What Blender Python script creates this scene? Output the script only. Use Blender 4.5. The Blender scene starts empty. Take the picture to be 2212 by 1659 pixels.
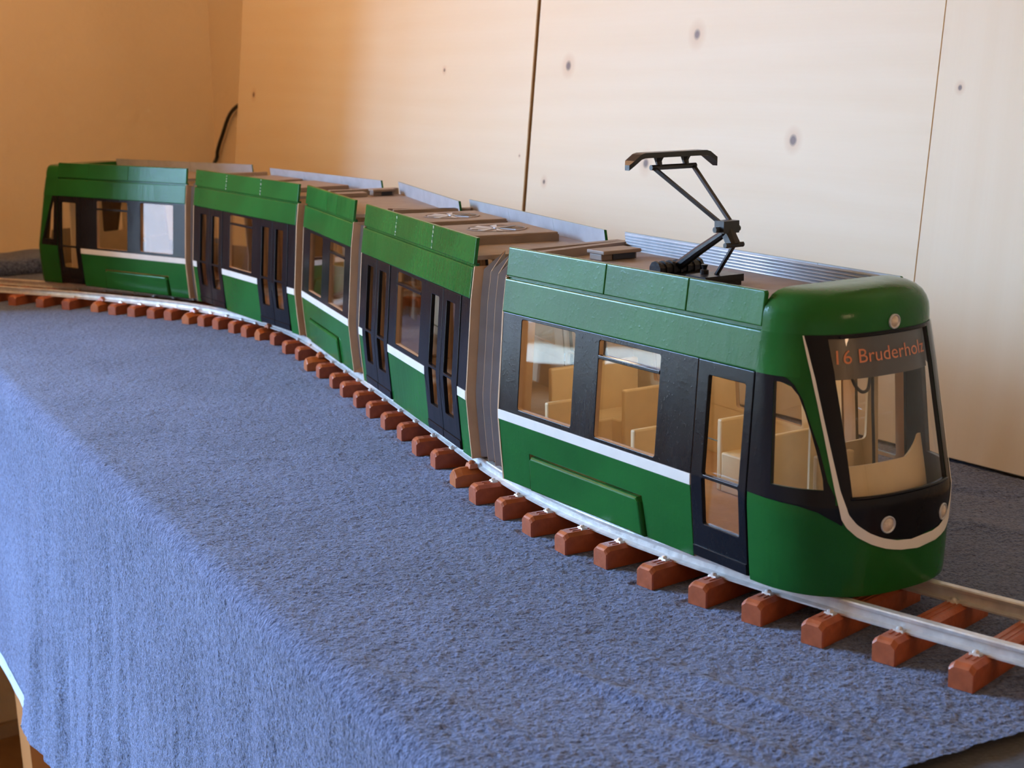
import bpy, bmesh, math, random
import numpy as np
from mathutils import Vector, Matrix
from mathutils.geometry import tessellate_polygon

random.seed(4)
rng = np.random.default_rng(7)
S = bpy.context.scene
COL = S.collection
ZF = 0.84                       # tram frame z=0 (skirt level) above the floor

# ------------------------------------------------------------------ camera
F_PX, PITCH, ROLL, ZC = 3250.13, 0.2087050, -0.0117106, 0.2730173
cam = bpy.data.cameras.new('camera')
cam.sensor_width = 36.0
cam.sensor_fit = 'HORIZONTAL'
cam.lens = F_PX / 2212 * 36.0
cam.clip_start, cam.clip_end = 0.02, 60
cam.dof.use_dof = True
cam.dof.focus_distance = 1.02
cam.dof.aperture_fstop = 20
camo = bpy.data.objects.new('camera', cam)
COL.objects.link(camo)
_r0, _u0 = Vector((1, 0, 0)), Vector((0, math.sin(PITCH), math.cos(PITCH)))
_f0 = Vector((0, math.cos(PITCH), -math.sin(PITCH)))
_c, _s = math.cos(ROLL), math.sin(ROLL)
_R, _U = _c * _r0 + _s * _u0, _c * _u0 - _s * _r0
m = Matrix((_R, _U, -_f0)).transposed().to_4x4()
m.translation = (0, 0, ZC + ZF)
camo.matrix_world = m
S.camera = camo

# ------------------------------------------------------------------ sky, lamps, exposure
W = bpy.data.worlds.new('world')
S.world = W
W.use_nodes = True
wt = W.node_tree
bg = wt.nodes['Background']
# overcast sky above the horizon, dim ground and houses below it
_tc = wt.nodes.new('ShaderNodeTexCoord')
_sx = wt.nodes.new('ShaderNodeSeparateXYZ')
_rp = wt.nodes.new('ShaderNodeValToRGB')
wt.links.new(_tc.outputs['Generated'], _sx.inputs[0])
wt.links.new(_sx.outputs['Z'], _rp.inputs['Fac'])
_rp.color_ramp.elements[0].position = 0.05
_rp.color_ramp.elements[0].color = (0.080, 0.095, 0.125, 1)
_rp.color_ramp.elements[1].position = 0.26
_rp.color_ramp.elements[1].color = (0.575, 0.99, 1.60, 1)
wt.links.new(_rp.outputs['Color'], bg.inputs['Color'])
bg.inputs['Strength'].default_value = 57.0
S.view_settings.view_transform = 'Standard'
S.view_settings.look = 'None'
S.view_settings.gamma = 1
S.view_settings.exposure = 0.0
S.view_settings.use_curve_mapping = False
S.cycles.use_denoising = True
S.cycles.max_bounces = 10
S.cycles.diffuse_bounces = 6
S.cycles.glossy_bounces = 5
S.cycles.transparent_max_bounces = 24
S.cycles.caustics_reflective = False
S.cycles.caustics_refractive = False
S.cycles.sample_clamp_indirect = 6.0

# room frame: corner, left wall direction and its normal (tram frame)
RC = Vector((-0.512, 2.65, 0))
RW = Vector((-0.8270, -0.5622, 0)).normalized()      # along the left wall, away from the corner
RN = Vector((0.5622, -0.8270, 0)).normalized()       # left wall normal, into the room; also along the back wall
FLOOR_Z, CEIL_Z = -0.84, 1.60
WIN = (1.28, 2.50, -0.14, 1.25)                      # window: along the wall, height

REVEAL = 0.34                                        # depth of the window recess
def wpt(a, b, z):   # a along left wall, b along back wall
    return RC + RW * a + RN * b + Vector((0, 0, z))

# portal in the window opening: guides sky light through the window
pl = bpy.data.lights.new('window_portal', 'AREA')
pl.shape = 'RECTANGLE'
pl.size, pl.size_y = WIN[1] - WIN[0], WIN[3] - WIN[2]
pl.cycles.is_portal = True
plo = bpy.data.objects.new('window_portal', pl)
COL.objects.link(plo)
c = wpt((WIN[0] + WIN[1]) / 2, -REVEAL + 0.05, (WIN[2] + WIN[3]) / 2)
zax = -RN
xax = RW
yax = zax.cross(xax)
m = Matrix((xax, yax, zax)).transposed().to_4x4()
m.translation = c + Vector((0, 0, ZF))
plo.matrix_world = m

# warm fill light added as a ceiling lamp (light only; its shade is built below)
ll = bpy.data.lights.new('ceiling_fill_light', 'POINT')
ll.energy = 9.6
ll.color = (1.0, 0.52, 0.20)
ll.shadow_soft_size = 0.20
llo = bpy.data.objects.new('ceiling_fill_light', ll)
COL.objects.link(llo)
FILL_LAMP = wpt(0.75, 0.80, 0.80)
llo.location = FILL_LAMP + Vector((0, 0, ZF))

# warm fill light added as a floor lamp behind the photographer's right shoulder (its stand is built below)
fl = bpy.data.lights.new('floor_fill_light', 'POINT')
fl.energy = 11.0
fl.color = (1.0, 0.66, 0.40)
fl.shadow_soft_size = 0.15
flo = bpy.data.objects.new('floor_fill_light', fl)
COL.objects.link(flo)
FLOOR_FILL = Vector((1.55, -0.45, 0.62))
flo.location = FLOOR_FILL + Vector((0, 0, ZF))

# ------------------------------------------------------------------ materials
def lin(r, g, b):
    f = lambda x: (x / 255 / 12.92) if x / 255 <= 0.04045 else ((x / 255 + 0.055) / 1.055) ** 2.4
    return (f(r), f(g), f(b), 1)

class MatB:
    def __init__(s, name):
        s.m = bpy.data.materials.new(name)
        s.m.use_nodes = True
        s.t = s.m.node_tree
        s.p = s.t.nodes['Principled BSDF']
        s.out = s.t.nodes['Material Output']
    def n(s, typ, **kw):
        nd = s.t.nodes.new(typ)
        for k, v in kw.items():
            if k.startswith('_'):
                setattr(nd, k[1:], v)
            else:
                nd.inputs[k.replace('__', ' ')].default_value = v
        return nd
    def l(s, a, b): s.t.links.new(a, b)
    def coord(s, scale=(1, 1, 1), rot=(0, 0, 0), src='Object'):
        tc = s.n('ShaderNodeTexCoord')
        mp = s.n('ShaderNodeMapping')
        mp.inputs['Scale'].default_value = scale
        mp.inputs['Rotation'].default_value = rot
        s.l(tc.outputs[src], mp.inputs['Vector'])
        return mp.outputs['Vector']
    def noise(s, vec, scale, detail=3, rough=0.5, dist=0.0):
        nd = s.n('ShaderNodeTexNoise', Scale=scale, Detail=detail, Roughness=rough, Distortion=dist)
        s.l(vec, nd.inputs['Vector'])
        return nd.outputs['Fac']
    def ramp(s, fac, stops):
        r = s.n('ShaderNodeValToRGB')
        e = r.color_ramp.elements
        while len(e) < len(stops): e.new(0.5)
        for i, (p, col) in enumerate(stops):
            e[i].position = p
            e[i].color = col
        s.l(fac, r.inputs['Fac'])
        return r.outputs['Color']
    def bump(s, h, strength=0.3, dist=0.001, normal=None):
        b = s.n('ShaderNodeBump', Strength=strength, Distance=dist)
        s.l(h, b.inputs['Height'])
        if normal is not None: s.l(normal, b.inputs['Normal'])
        s.l(b.outputs['Normal'], s.p.inputs['Normal'])
        return b.outputs['Normal']
    def mix(s, fac, a, b, mode='MIX'):
        nd = s.t.nodes.new('ShaderNodeMix')
        nd.data_type = 'RGBA'
        nd.blend_type = mode
        for inp, v in ((nd.inputs[0], fac), (nd.inputs[6], a), (nd.inputs[7], b)):
            if hasattr(v, 'links'): s.l(v, inp)
            else: inp.default_value = v
        return nd.outputs[2]
    def math(s, op, a, b=0.0, clamp=False):
        nd = s.t.nodes.new('ShaderNodeMath')
        nd.operation = op
        nd.use_clamp = clamp
        for inp, v in ((nd.inputs[0], a), (nd.inputs[1], b)):
            if hasattr(v, 'links'): s.l(v, inp)
            else: inp.default_value = v
        return nd.outputs[0]

def simple(name, col, rough=0.5, metal=0.0, var=0.12, vscale=60, bump=0.0, bscale=200, spec=0.5, coat=0.0):
    b = MatB(name)
    v = b.coord()
    nz = b.noise(v, vscale, 4)
    d = tuple(max(0, x * (1 - var)) for x in col[:3]) + (1,)
    e = tuple(min(1, x * (1 + var)) for x in col[:3]) + (1,)
    b.l(b.ramp(nz, [(0.3, d), (0.7, e)]), b.p.inputs['Base Color'])
    b.p.inputs['Roughness'].default_value = rough
    b.p.inputs['Metallic'].default_value = metal
    b.p.inputs['Specular IOR Level'].default_value = spec
    b.p.inputs['Coat Weight'].default_value = coat
    b.p.inputs['Coat Roughness'].default_value = 0.08
    if bump:
        b.bump(b.noise(v, bscale, 4), bump, 0.001)
    return b.m

def paint(name, col, rough, streak=0.25, var=0.18):
    """hand-brushed gloss paint: faint upright brush streaks, small dust pips"""
    b = MatB(name)
    v = b.coord((1, 1, 0.22))
    nz = b.noise(v, 90, 4, 0.55)
    v2 = b.coord()
    big = b.noise(v2, 14, 3)
    d = tuple(x * (1 - var) for x in col[:3]) + (1,)
    e = tuple(x * (1 + var) for x in col[:3]) + (1,)
    b.l(b.ramp(big, [(0.3, d), (0.7, e)]), b.p.inputs['Base Color'])
    r = b.n('ShaderNodeMapRange')
    r.inputs['To Min'].default_value = rough * 0.7
    r.inputs['To Max'].default_value = rough * 1.5
    b.l(nz, r.inputs['Value'])
    b.l(r.outputs['Result'], b.p.inputs['Roughness'])
    pip = b.noise(v2, 420, 2)
    h = b.math('ADD', b.math('MULTIPLY', nz, 1.0), b.math('MULTIPLY', b.math('POWER', pip, 6.0), 1.2))
    b.bump(h, streak, 0.0009)
    b.p.inputs['Specular IOR Level'].default_value = 0.17
    return b.m

def wood(name, light, dark, rough=0.55, axis='x', knots=(), grain=1.0, warp=1.0):
    """pale planed wood in the board's own axes (x along, z up); knots = (x, z, radius)"""
    b = MatB(name)
    tc = b.n('ShaderNodeTexCoord')
    base = tc.outputs['UV']
    mp = b.n('ShaderNodeMapping')
    mp.inputs['Scale'].default_value = (1.2, 7, 1) if axis == 'x' else (7, 1.0, 1)
    b.l(base, mp.inputs['Vector'])
    n1 = b.noise(mp.outputs['Vector'], 2.2, 5, 0.5, 1.2 * warp)
    mp2 = b.n('ShaderNodeMapping')
    mp2.inputs['Scale'].default_value = (2, 90, 1) if axis == 'x' else (90, 2, 1)
    b.l(base, mp2.inputs['Vector'])
    n2 = b.noise(mp2.outputs['Vector'], 4, 3)
    wv = b.n('ShaderNodeTexWave', Scale=1.6, Distortion=9.0 * warp, Detail=3.0)
    wv.inputs['Detail Scale'].default_value = 0.8
    wv.wave_type = 'BANDS'
    wv.bands_direction = 'Y' if axis == 'x' else 'X'
    b.l(mp.outputs['Vector'], wv.inputs['Vector'])
    f = b.math('ADD', b.math('MULTIPLY', n1, 0.55 * grain), b.math('MULTIPLY', n2, 0.25 * grain))
    f = b.math('ADD', f, b.math('MULTIPLY', wv.outputs['Fac'], 0.16 * grain))
    colr = b.ramp(f, [(0.15, light), (0.85, dark)])
    for (kx, kz, kr) in knots:
        sub = b.n('ShaderNodeVectorMath', _operation='SUBTRACT')
        b.l(base, sub.inputs[0])
        sub.inputs[1].default_value = (kx, kz, 0)
        sc = b.n('ShaderNodeVectorMath', _operation='MULTIPLY')
        b.l(sub.outputs[0], sc.inputs[0])
        sc.inputs[1].default_value = (1.15, 1.0, 0)
        ln = b.n('ShaderNodeVectorMath', _operation='LENGTH')
        b.l(sc.outputs[0], ln.inputs[0])
        dd = b.math('ADD', ln.outputs['Value'], b.math('MULTIPLY', b.math('SUBTRACT', n1, 0.5), kr * 0.9))
        halo = b.n('ShaderNodeMapRange')
        halo.inputs['From Min'].default_value = kr * 1.0
        halo.inputs['From Max'].default_value = kr * 3.0
        halo.inputs['To Min'].default_value = 0.40
        halo.inputs['To Max'].default_value = 0.0
        b.l(dd, halo.inputs['Value'])
        colr = b.mix(halo.outputs['Result'], colr, (0.62, 0.33, 0.14, 1))
        core = b.n('ShaderNodeMapRange')
        core.inputs['From Min'].default_value = kr * 0.55
        core.inputs['From Max'].default_value = kr * 1.15
        core.inputs['To Min'].default_value = 0.9
        core.inputs['To Max'].default_value = 0.0
        b.l(dd, core.inputs['Value'])
        colr = b.mix(core.outputs['Result'], colr, (0.13, 0.05, 0.02, 1))
    b.l(colr, b.p.inputs['Base Color'])
    b.p.inputs['Roughness'].default_value = rough
    b.bump(n2, 0.08, 0.0006)
    return b.m

def glass(name, tint=(1, 1, 1, 1), rough=0.0, refl=1.0):
    """thin clear sheet: straight-through transparency plus fresnel reflection"""
    b = MatB(name)
    t = b.t
    t.nodes.remove(b.p)
    tr = b.n('ShaderNodeBsdfTransparent', Color=tint)
    gl = b.n('ShaderNodeBsdfGlossy', Roughness=rough)
    lw = b.n('ShaderNodeLayerWeight', Blend=0.5)
    mx = b.n('ShaderNodeMixShader')
    v = b.coord()
    bp = b.n('ShaderNodeBump', Strength=0.10, Distance=0.002)
    b.l(b.noise(v, 14, 1), bp.inputs['Height'])
    b.l(bp.outputs['Normal'], gl.inputs['Normal'])
    sch = b.math('ADD', b.math('MULTIPLY', b.math('POWER', lw.outputs['Facing'], 5.0), 0.9), 0.07)
    b.l(b.math('MULTIPLY', sch, refl, True), mx.inputs[0])
    b.l(tr.outputs[0], mx.inputs[1])
    b.l(gl.outputs[0], mx.inputs[2])
    b.l(mx.outputs[0], b.out.inputs['Surface'])
    return b.m

M = {}
M['green'] = paint('green_gloss_paint', (0.015, 0.112, 0.021, 1), 0.17, 0.30)
M['black'] = paint('black_gloss_paint', (0.009, 0.009, 0.012, 1), 0.18, 0.22)
M['matt_black'] = simple('satin_black_paint', (0.012, 0.012, 0.014, 1), 0.34, bump=0.2, bscale=300)
M['white'] = simple('white_paint', (0.80, 0.76, 0.70, 1), 0.35, var=0.05, bump=0.15, bscale=150)
M['silver'] = simple('silver_paint', (0.54, 0.55, 0.58, 1), 0.40, metal=0.35, var=0.1, bump=0.2, bscale=150)
M['rail'] = simple('silver_rail_paint', (0.72, 0.69, 0.66, 1), 0.36, metal=0.45, var=0.15, vscale=120, bump=0.35, bscale=260)
M['taupe'] = simple('grey_brown_roof_paint', (0.27, 0.20, 0.155, 1), 0.55, var=0.12, bump=0.2, bscale=120)
M['card'] = simple('bare_cardboard', (0.50, 0.305, 0.165, 1), 0.75, var=0.08, bump=0.15, bscale=180)
M['cream'] = simple('cream_card', (0.72, 0.55, 0.31, 1), 0.6, var=0.06)
M['bellow'] = simple('grey_folded_paper', (0.30, 0.295, 0.31, 1), 0.6, var=0.1, bump=0.15, bscale=160)
M['dark'] = simple('dark_grey_plastic', (0.02, 0.02, 0.022, 1), 0.45)
M['sleeper'] = simple('brown_printed_plastic', (0.38, 0.095, 0.036, 1), 0.36, var=0.15, vscale=160, bump=0.3, bscale=260)
M['sleeper_j'] = simple('orange_brown_printed_plastic', (0.46, 0.135, 0.040, 1), 0.34, var=0.12, vscale=160, bump=0.2, bscale=260)
M['glass'] = glass('clear_sheet')
M['screen'] = glass('clear_windscreen_sheet', (0.97, 0.96, 0.95, 1), 0.0, 1.0)
M['display'] = simple('smoky_display_film', (0.035, 0.022, 0.016, 1), 0.3)
M['orange'] = simple('orange_lettering', (0.75, 0.20, 0.06, 1), 0.5, var=0.03)
M['lens'] = simple('pale_lamp_lens', (0.62, 0.50, 0.40, 1), 0.12, var=0.25, vscale=300, coat=0.6)
M['red_wire'] = simple('red_wire_sheath', (0.42, 0.045, 0.03, 1), 0.4)
M['cable'] = simple('black_cable_sheath', (0.008, 0.008, 0.008, 1), 0.45)
M['leg'] = wood('orange_pine', (0.48, 0.21, 0.07, 1), (0.36, 0.14, 0.045, 1), 0.45, 'z')
M['pine'] = wood('pine_table_top', (0.60, 0.38, 0.18, 1), (0.45, 0.25, 0.10, 1), 0.5, 'x')
M['plaster'] = None
b = MatB('rough_plaster_wallpaper')
v = b.coord()
nz = b.noise(v, 60, 3, 0.5)
b.l(b.ramp(b.noise(v, 4, 3), [(0.3, (0.86, 0.70, 0.49, 1)), (0.7, (0.90, 0.75, 0.53, 1))]), b.p.inputs['Base Color'])
b.p.inputs['Roughness'].default_value = 0.8
b.bump(nz, 0.38, 0.005)
M['plaster'] = b.m
M['wallpaint'] = simple('warm_white_wall_paint', (0.85, 0.70, 0.50, 1), 0.8, var=0.04, vscale=6, bump=0.2, bscale=90)
M['ceiling'] = simple('warm_ceiling_paint', (0.86, 0.74, 0.56, 1), 0.85, var=0.03, vscale=5)
M['floor'] = simple('brown_wood_floor', (0.52, 0.29, 0.125, 1), 0.5, var=0.2, vscale=9)
M['frame'] = simple('white_window_paint', (0.75, 0.73, 0.70, 1), 0.4, var=0.03)
M['skirting'] = simple('pale_skirting_paint', (0.55, 0.40, 0.27, 1), 0.5, var=0.05)
M['shade'] = simple('added_lamp_shade_paper', (0.7, 0.55, 0.35, 1), 0.8, var=0.04)
M['bulb'] = simple('bulb_glass', (0.8, 0.7, 0.5, 1), 0.4)
M['led'] = simple('warm_white_led_strip', (0.8, 0.75, 0.6, 1), 0.4)
_b = M['led'].node_tree.nodes['Principled BSDF']
_b.inputs['Emission Color'].default_value = (1.0, 0.78, 0.50, 1)
_b.inputs['Emission Strength'].default_value = 4.0
_b = M['bulb'].node_tree.nodes['Principled BSDF']
_b.inputs['Emission Color'].default_value = (1.0, 0.60, 0.28, 1)
_b.inputs['Emission Strength'].default_value = 3.0

def terry(name, c1, c2, s1=560, s2=250, bump=1.0):
    b = MatB(name)
    v = b.coord()
    f1 = b.noise(v, s1, 3, 0.6)
    f2 = b.noise(v, s2, 3, 0.6)
    f3 = b.noise(v, 9, 3)
    f = b.math('ADD', b.math('MULTIPLY', f1, 0.5), b.math('MULTIPLY', f2, 0.35))
    f = b.math('ADD', f, b.math('MULTIPLY', f3, 0.15))
    b.l(b.ramp(f, [(0.38, c1), (0.60, c2)]), b.p.inputs['Base Color'])
    b.p.inputs['Roughness'].default_value = 0.9
    b.p.inputs['Specular IOR Level'].default_value = 0.15
    b.p.inputs['Sheen Weight'].default_value = 0.25
    b.p.inputs['Sheen Roughness'].default_value = 0.5
    b.bump(b.math('ADD', f1, f2), bump, 0.0016)
    return b.m
M['terry'] = terry('blue_terry_towel', (0.020, 0.034, 0.090, 1), (0.165, 0.222, 0.405, 1))  # dark tone puts the shade between the pile loops into the colour
M['cloth'] = terry('dark_grey_cloth', (0.040, 0.038, 0.042, 1), (0.058, 0.055, 0.060, 1), 500, 90, 0.3)
M['hem'] = simple('pale_blue_hem_band', (0.42, 0.50, 0.62, 1), 0.7, var=0.05, vscale=300, bump=0.4, bscale=500)

BK = dict(x='x')
BOARD_KNOTS = {
    1: [(-0.7679, 0.2939, 0.0022), (-1.2792, 0.2614, 0.004), (-0.6043, 0.2033, 0.0012)],
    2: [(-0.5289, 0.2971, 0.0050), (-0.3352, 0.3241, 0.0055), (-0.1999, 0.2331, 0.0046), (-0.3923, 0.2052, 0.0050),
        (-0.5559, 0.1785, 0.0028)],
    3: [(-0.0302, 0.2780, 0.0022)],
}
WL, WD = (0.87, 0.71, 0.50, 1), (0.82, 0.63, 0.40, 1)
M['board1'] = wood('spruce_board_face_left', WL, WD, 0.5, 'x', BOARD_KNOTS[1])
M['board2'] = wood('spruce_board_face_middle', WL, WD, 0.5, 'x', BOARD_KNOTS[2])
M['board3'] = wood('spruce_board_face_right', WL, WD, 0.5, 'z', BOARD_KNOTS[3])
M['board_edge'] = simple('sawn_board_edge', (0.42, 0.24, 0.10, 1), 0.7)

# ------------------------------------------------------------------ object helpers
WLOC = {}
def _name(o): return o

def link(o, parent=None, wloc=None):
    COL.objects.link(o)
    wloc = Vector(wloc) if wloc is not None else Vector((0, 0, 0))
    WLOC[o.name] = wloc
    if parent is not None:
        o.parent = parent
        o.location = wloc - WLOC[parent.name]
    else:
        o.location = wloc + Vector((0, 0, ZF))
    return o

def tag(o, label=None, cat=None, group=None, kind=None):
    if label: o['label'] = label
    if cat: o['category'] = cat
    if group: o['group'] = group
    if kind: o['kind'] = kind
    return o

def empty(name, loc, parent=None):
    o = bpy.data.objects.new(name, None)
    o.empty_display_size = 0.02
    return link(o, parent, loc)

def obj(name, verts, faces, mats, parent=None, fm=None, smooth=False, uv=None, recalc=True, origin=None):
    """verts in tram frame; the object's origin is put at the middle of its box"""
    V = np.array([tuple(v) for v in verts], dtype=float)
    if origin is None:
        origin = (V.min(0) + V.max(0)) / 2
    origin = np.array(origin)
    me = bpy.data.meshes.new(name)
    me.from_pydata((V - origin).tolist(), [], [tuple(f) for f in faces])
    if not isinstance(mats, (list, tuple)): mats = [mats]
    for mm in mats: me.materials.append(mm)
    if fm is not None:
        me.polygons.foreach_set('material_index', list(fm))
    if uv is not None:
        ul = me.uv_layers.new(name='UVMap')
        li = np.zeros(len(me.loops), dtype=int)
        me.loops.foreach_get('vertex_index', li)
        ul.data.foreach_set('uv', np.array(uv, dtype=float)[li].ravel())
    if recalc:
        bm = bmesh.new()
        bm.from_mesh(me)
        bmesh.ops.recalc_face_normals(bm, faces=bm.faces)
        bm.to_mesh(me)
        bm.free()
    if smooth:
        me.polygons.foreach_set('use_smooth', [True] * len(me.polygons))
    me.update()
    o = bpy.data.objects.new(name, me)
    return link(o, parent, origin)

def autosmooth(o, deg=35):
    me = o.data
    me.polygons.foreach_set('use_smooth', [True] * len(me.polygons))
    bm = bmesh.new()
    bm.from_mesh(me)
    lim = math.radians(deg)
    for e in bm.edges:
        if len(e.link_faces) != 2 or e.calc_face_angle(0) > lim:
            e.smooth = False
    bm.to_mesh(me)
    bm.free()
    return o

class MB:
    """mesh bag: several shapes joined into one mesh"""
    def __init__(s): s.v, s.f, s.m = [], [], []
    def add(s, verts, faces, mi=0):
        k = len(s.v)
        s.v += [tuple(v) for v in verts]
        s.f += [tuple(i + k for i in f) for f in faces]
        s.m += [mi] * len(faces)
    def box8(s, p, mi=0):   # p: 8 points, bottom loop then top loop
        s.add(p, [(0, 3, 2, 1), (4, 5, 6, 7), (0, 1, 5, 4), (1, 2, 6, 5), (2, 3, 7, 6), (3, 0, 4, 7)], mi)
    def box(s, c, X, Y, Z, mi=0):   # centre and half-axes
        c, X, Y, Z = Vector(c), Vector(X), Vector(Y), Vector(Z)
        s.box8([c - X - Y - Z, c + X - Y - Z, c + X + Y - Z, c - X + Y - Z,
                c - X - Y + Z, c + X - Y + Z, c + X + Y + Z, c - X + Y + Z], mi)
    def tube(s, pts, r, n=8, mi=0, caps=True, sx=1.0):
        pts = [Vector(p) for p in pts]
        rs = r if isinstance(r, (list, tuple)) else [r] * len(pts)
        k0 = len(s.v)
        up = Vector((0, 0, 1))
        for i, p in enumerate(pts):
            d = (pts[min(i + 1, len(pts) - 1)] - pts[max(i - 1, 0)]).normalized()
            a = d.cross(up)
            if a.length < 1e-3: a = d.cross(Vector((1, 0, 0)))
            a.normalize()
            bb = d.cross(a).normalized()
            for j in range(n):
                t = 2 * math.pi * (j + 0.5) / n
                s.v.append(tuple(p + (a * math.cos(t) * sx + bb * math.sin(t)) * rs[i]))
        for i in range(len(pts) - 1):
            for j in range(n):
                q = (k0 + i * n + j, k0 + i * n + (j + 1) % n, k0 + (i + 1) * n + (j + 1) % n, k0 + (i + 1) * n + j)
                s.f.append(q)
                s.m.append(mi)
        if caps:
            s.f.append(tuple(k0 + j for j in range(n)))
            s.f.append(tuple(k0 + (len(pts) - 1) * n + j for j in range(n)))
            s.m += [mi, mi]
    def build(s, name, mats, parent=None, smooth=False, auto=None):
        o = obj(name, s.v, s.f, mats, parent, s.m, smooth)
        if auto: autosmooth(o, auto)
        return o

def rr(u0, z0, u1, z1, r, n=4):
    """rounded rectangle, counter-clockwise"""
    pts = []
    for cx, cz, a0 in ((u1 - r, z0 + r, -90), (u1 - r, z1 - r, 0), (u0 + r, z1 - r, 90), (u0 + r, z0 + r, 180)):
        for i in range(n + 1):
            a = math.radians(a0 + 90 * i / n)
            pts.append((cx + r * math.cos(a), cz + r * math.sin(a)))
    return pts

def inset(poly, b):
    n = len(poly)
    out = []
    ar = sum(poly[i][0] * poly[(i + 1) % n][1] - poly[(i + 1) % n][0] * poly[i][1] for i in range(n))
    sg = 1 if ar > 0 else -1
    for i in range(n):
        p0, p1, p2 = Vector(poly[i - 1]), Vector(poly[i]), Vector(poly[(i + 1) % n])
        d1, d2 = (p1 - p0).normalized(), (p2 - p1).normalized()
        n1, n2 = Vector((-d1.y, d1.x)) * sg, Vector((-d2.y, d2.x)) * sg
        k = n1 + n2
        k = k / max(0.5, k.dot(n1) if k.length else 1)
        out.append(tuple(p1 + k * b))
    return out

def plate(name, outer, holes, mp, d0, d1, mats, parent, bev=0.0, label=None):
    """flat plate with holes; mp(u,z,d) gives the 3-D point, d0 inner depth, d1 outer depth.
    materials: 0 outer face, 1 inner face, 2 edges"""
    loops = [outer] + list(holes)
    def ins_all(q): return loops if q == 0 else [inset(outer, q)] + [inset(h, -q) for h in holes]
    # rings from the outer face down to the inner face
    if bev:
        rings = [([p for lp in ins_all(bev * (1 - math.sin(t))) for p in lp], d1 - bev * (1 - math.cos(t))) for t in (0, math.pi / 6, math.pi / 3, math.pi / 2)]
        rings.append(([p for lp in loops for p in lp], d0))
        mids = [0, 0, 0, 2]
    else:
        full = [p for lp in loops for p in lp]
        rings, mids = [(full, d1), (full, d0)], [2]
    N = len(rings[0][0])
    V = [mp(u, z, d) for pts, d in rings for u, z in pts]
    Fc, fm = [], []
    for t in tessellate_polygon([[Vector((p[0], p[1], 0)) for p in lp] for lp in ins_all(bev)]):
        Fc.append(t); fm.append(0)
    kb = (len(rings) - 1) * N
    for t in tessellate_polygon([[Vector((p[0], p[1], 0)) for p in lp] for lp in loops]):
        Fc.append(tuple(kb + i for i in t[::-1])); fm.append(1)
    for r_, mi in enumerate(mids):
        k = 0
        for lp in loops:
            n = len(lp)
            for i in range(n):
                a, c = k + i, k + (i + 1) % n
                Fc.append((r_ * N + a, r_ * N + c, (r_ + 1) * N + c, (r_ + 1) * N + a)); fm.append(mi)
            k += n
    o = obj(name, V, Fc, mats, parent, fm)
    if label: o['label'] = label
    return o

# ------------------------------------------------------------------ room shell
def quad_wall(name, p0, p1, z0, z1, nrm, th, mat, holes=()):
    """upright slab from p0 to p1; nrm points into the room"""
    L = (p1 - p0).length
    dx = (p1 - p0) / L
    mp = lambda u, z, d: p0 + dx * u + Vector((0, 0, z)) + nrm * d
    o = plate(name, [(0, z0), (L, z0), (L, z1), (0, z1)], holes, mp, -th, 0.0, [mat, mat, mat], None)
    return tag(o, kind='structure')

WALL_L, WALL_B = 4.2, 4.6
w = WIN
quad_wall('wall_left', wpt(-0.15, 0, 0), wpt(WALL_L, 0, 0), FLOOR_Z, CEIL_Z, RN, 0.40, M['plaster'],
          [[(w[0] + .15, w[2]), (w[1] + .15, w[2]), (w[1] + .15, w[3]), (w[0] + .15, w[3])]])
quad_wall('wall_back', wpt(0, 0, 0), wpt(0, WALL_B, 0), FLOOR_Z, CEIL_Z, RW, 0.15, M['plaster'])
quad_wall('wall_right', wpt(0, WALL_B, 0), wpt(WALL_L, WALL_B, 0), FLOOR_Z, CEIL_Z, -RN, 0.15, M['wallpaint'])
quad_wall('wall_front', wpt(WALL_L, 0, 0), wpt(WALL_L, WALL_B, 0), FLOOR_Z, CEIL_Z, -RW, 0.15, M['wallpaint'])
for nm, z0, z1, mt in (('floor', FLOOR_Z - 0.1, FLOOR_Z, M['floor']), ('ceiling', CEIL_Z, CEIL_Z + 0.1, M['ceiling'])):
    p = [wpt(-.15, -.25, z0), wpt(WALL_L + .15, -.25, z0), wpt(WALL_L + .15, WALL_B + .15, z0), wpt(-.15, WALL_B + .15, z0)]
    mb = MB()
    mb.box8(p + [q + Vector((0, 0, z1 - z0)) for q in p])
    tag(mb.build(nm, mt), kind='structure')
mb = MB()
for a0, a1 in ((0.012, WALL_L),):
    q = [wpt(a0, 0.0, FLOOR_Z), wpt(a1, 0.0, FLOOR_Z), wpt(a1, 0.014, FLOOR_Z), wpt(a0, 0.014, FLOOR_Z)]
    mb.box8(q + [x + Vector((0, 0, 0.024)) for x in q])
tag(mb.build('baseboard_left', M['skirting']), kind='structure')
# window: frame, middle bar, sill, panes
we = tag(empty('window_1', wpt((w[0] + w[1]) / 2, -REVEAL, w[2])), kind='structure')
mp = lambda u, z, d: RC + RW * u + Vector((0, 0, z)) - RN * REVEAL + RN * d
f = 0.045
um = (w[0] + w[1]) / 2
plate('window_frame', [(w[0], w[2]), (w[1], w[2]), (w[1], w[3]), (w[0], w[3])],
      [[(w[0] + f, w[2] + f), (um - f / 2, w[2] + f), (um - f / 2, w[3] - f), (w[0] + f, w[3] - f)],
       [(um + f / 2, w[2] + f), (w[1] - f, w[2] + f), (w[1] - f, w[3] - f), (um + f / 2, w[3] - f)]],
      mp, -0.03, 0.03, [M['frame']] * 3, we)
for a0, a1 in ((w[0] + f, um - f / 2), (um + f / 2, w[1] - f)):
    plate('pane', [(a0, w[2] + f), (a1, w[2] + f), (a1, w[3] - f), (a0, w[3] - f)], [], mp, -0.002, 0.002, [M['glass']] * 3, we)

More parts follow.
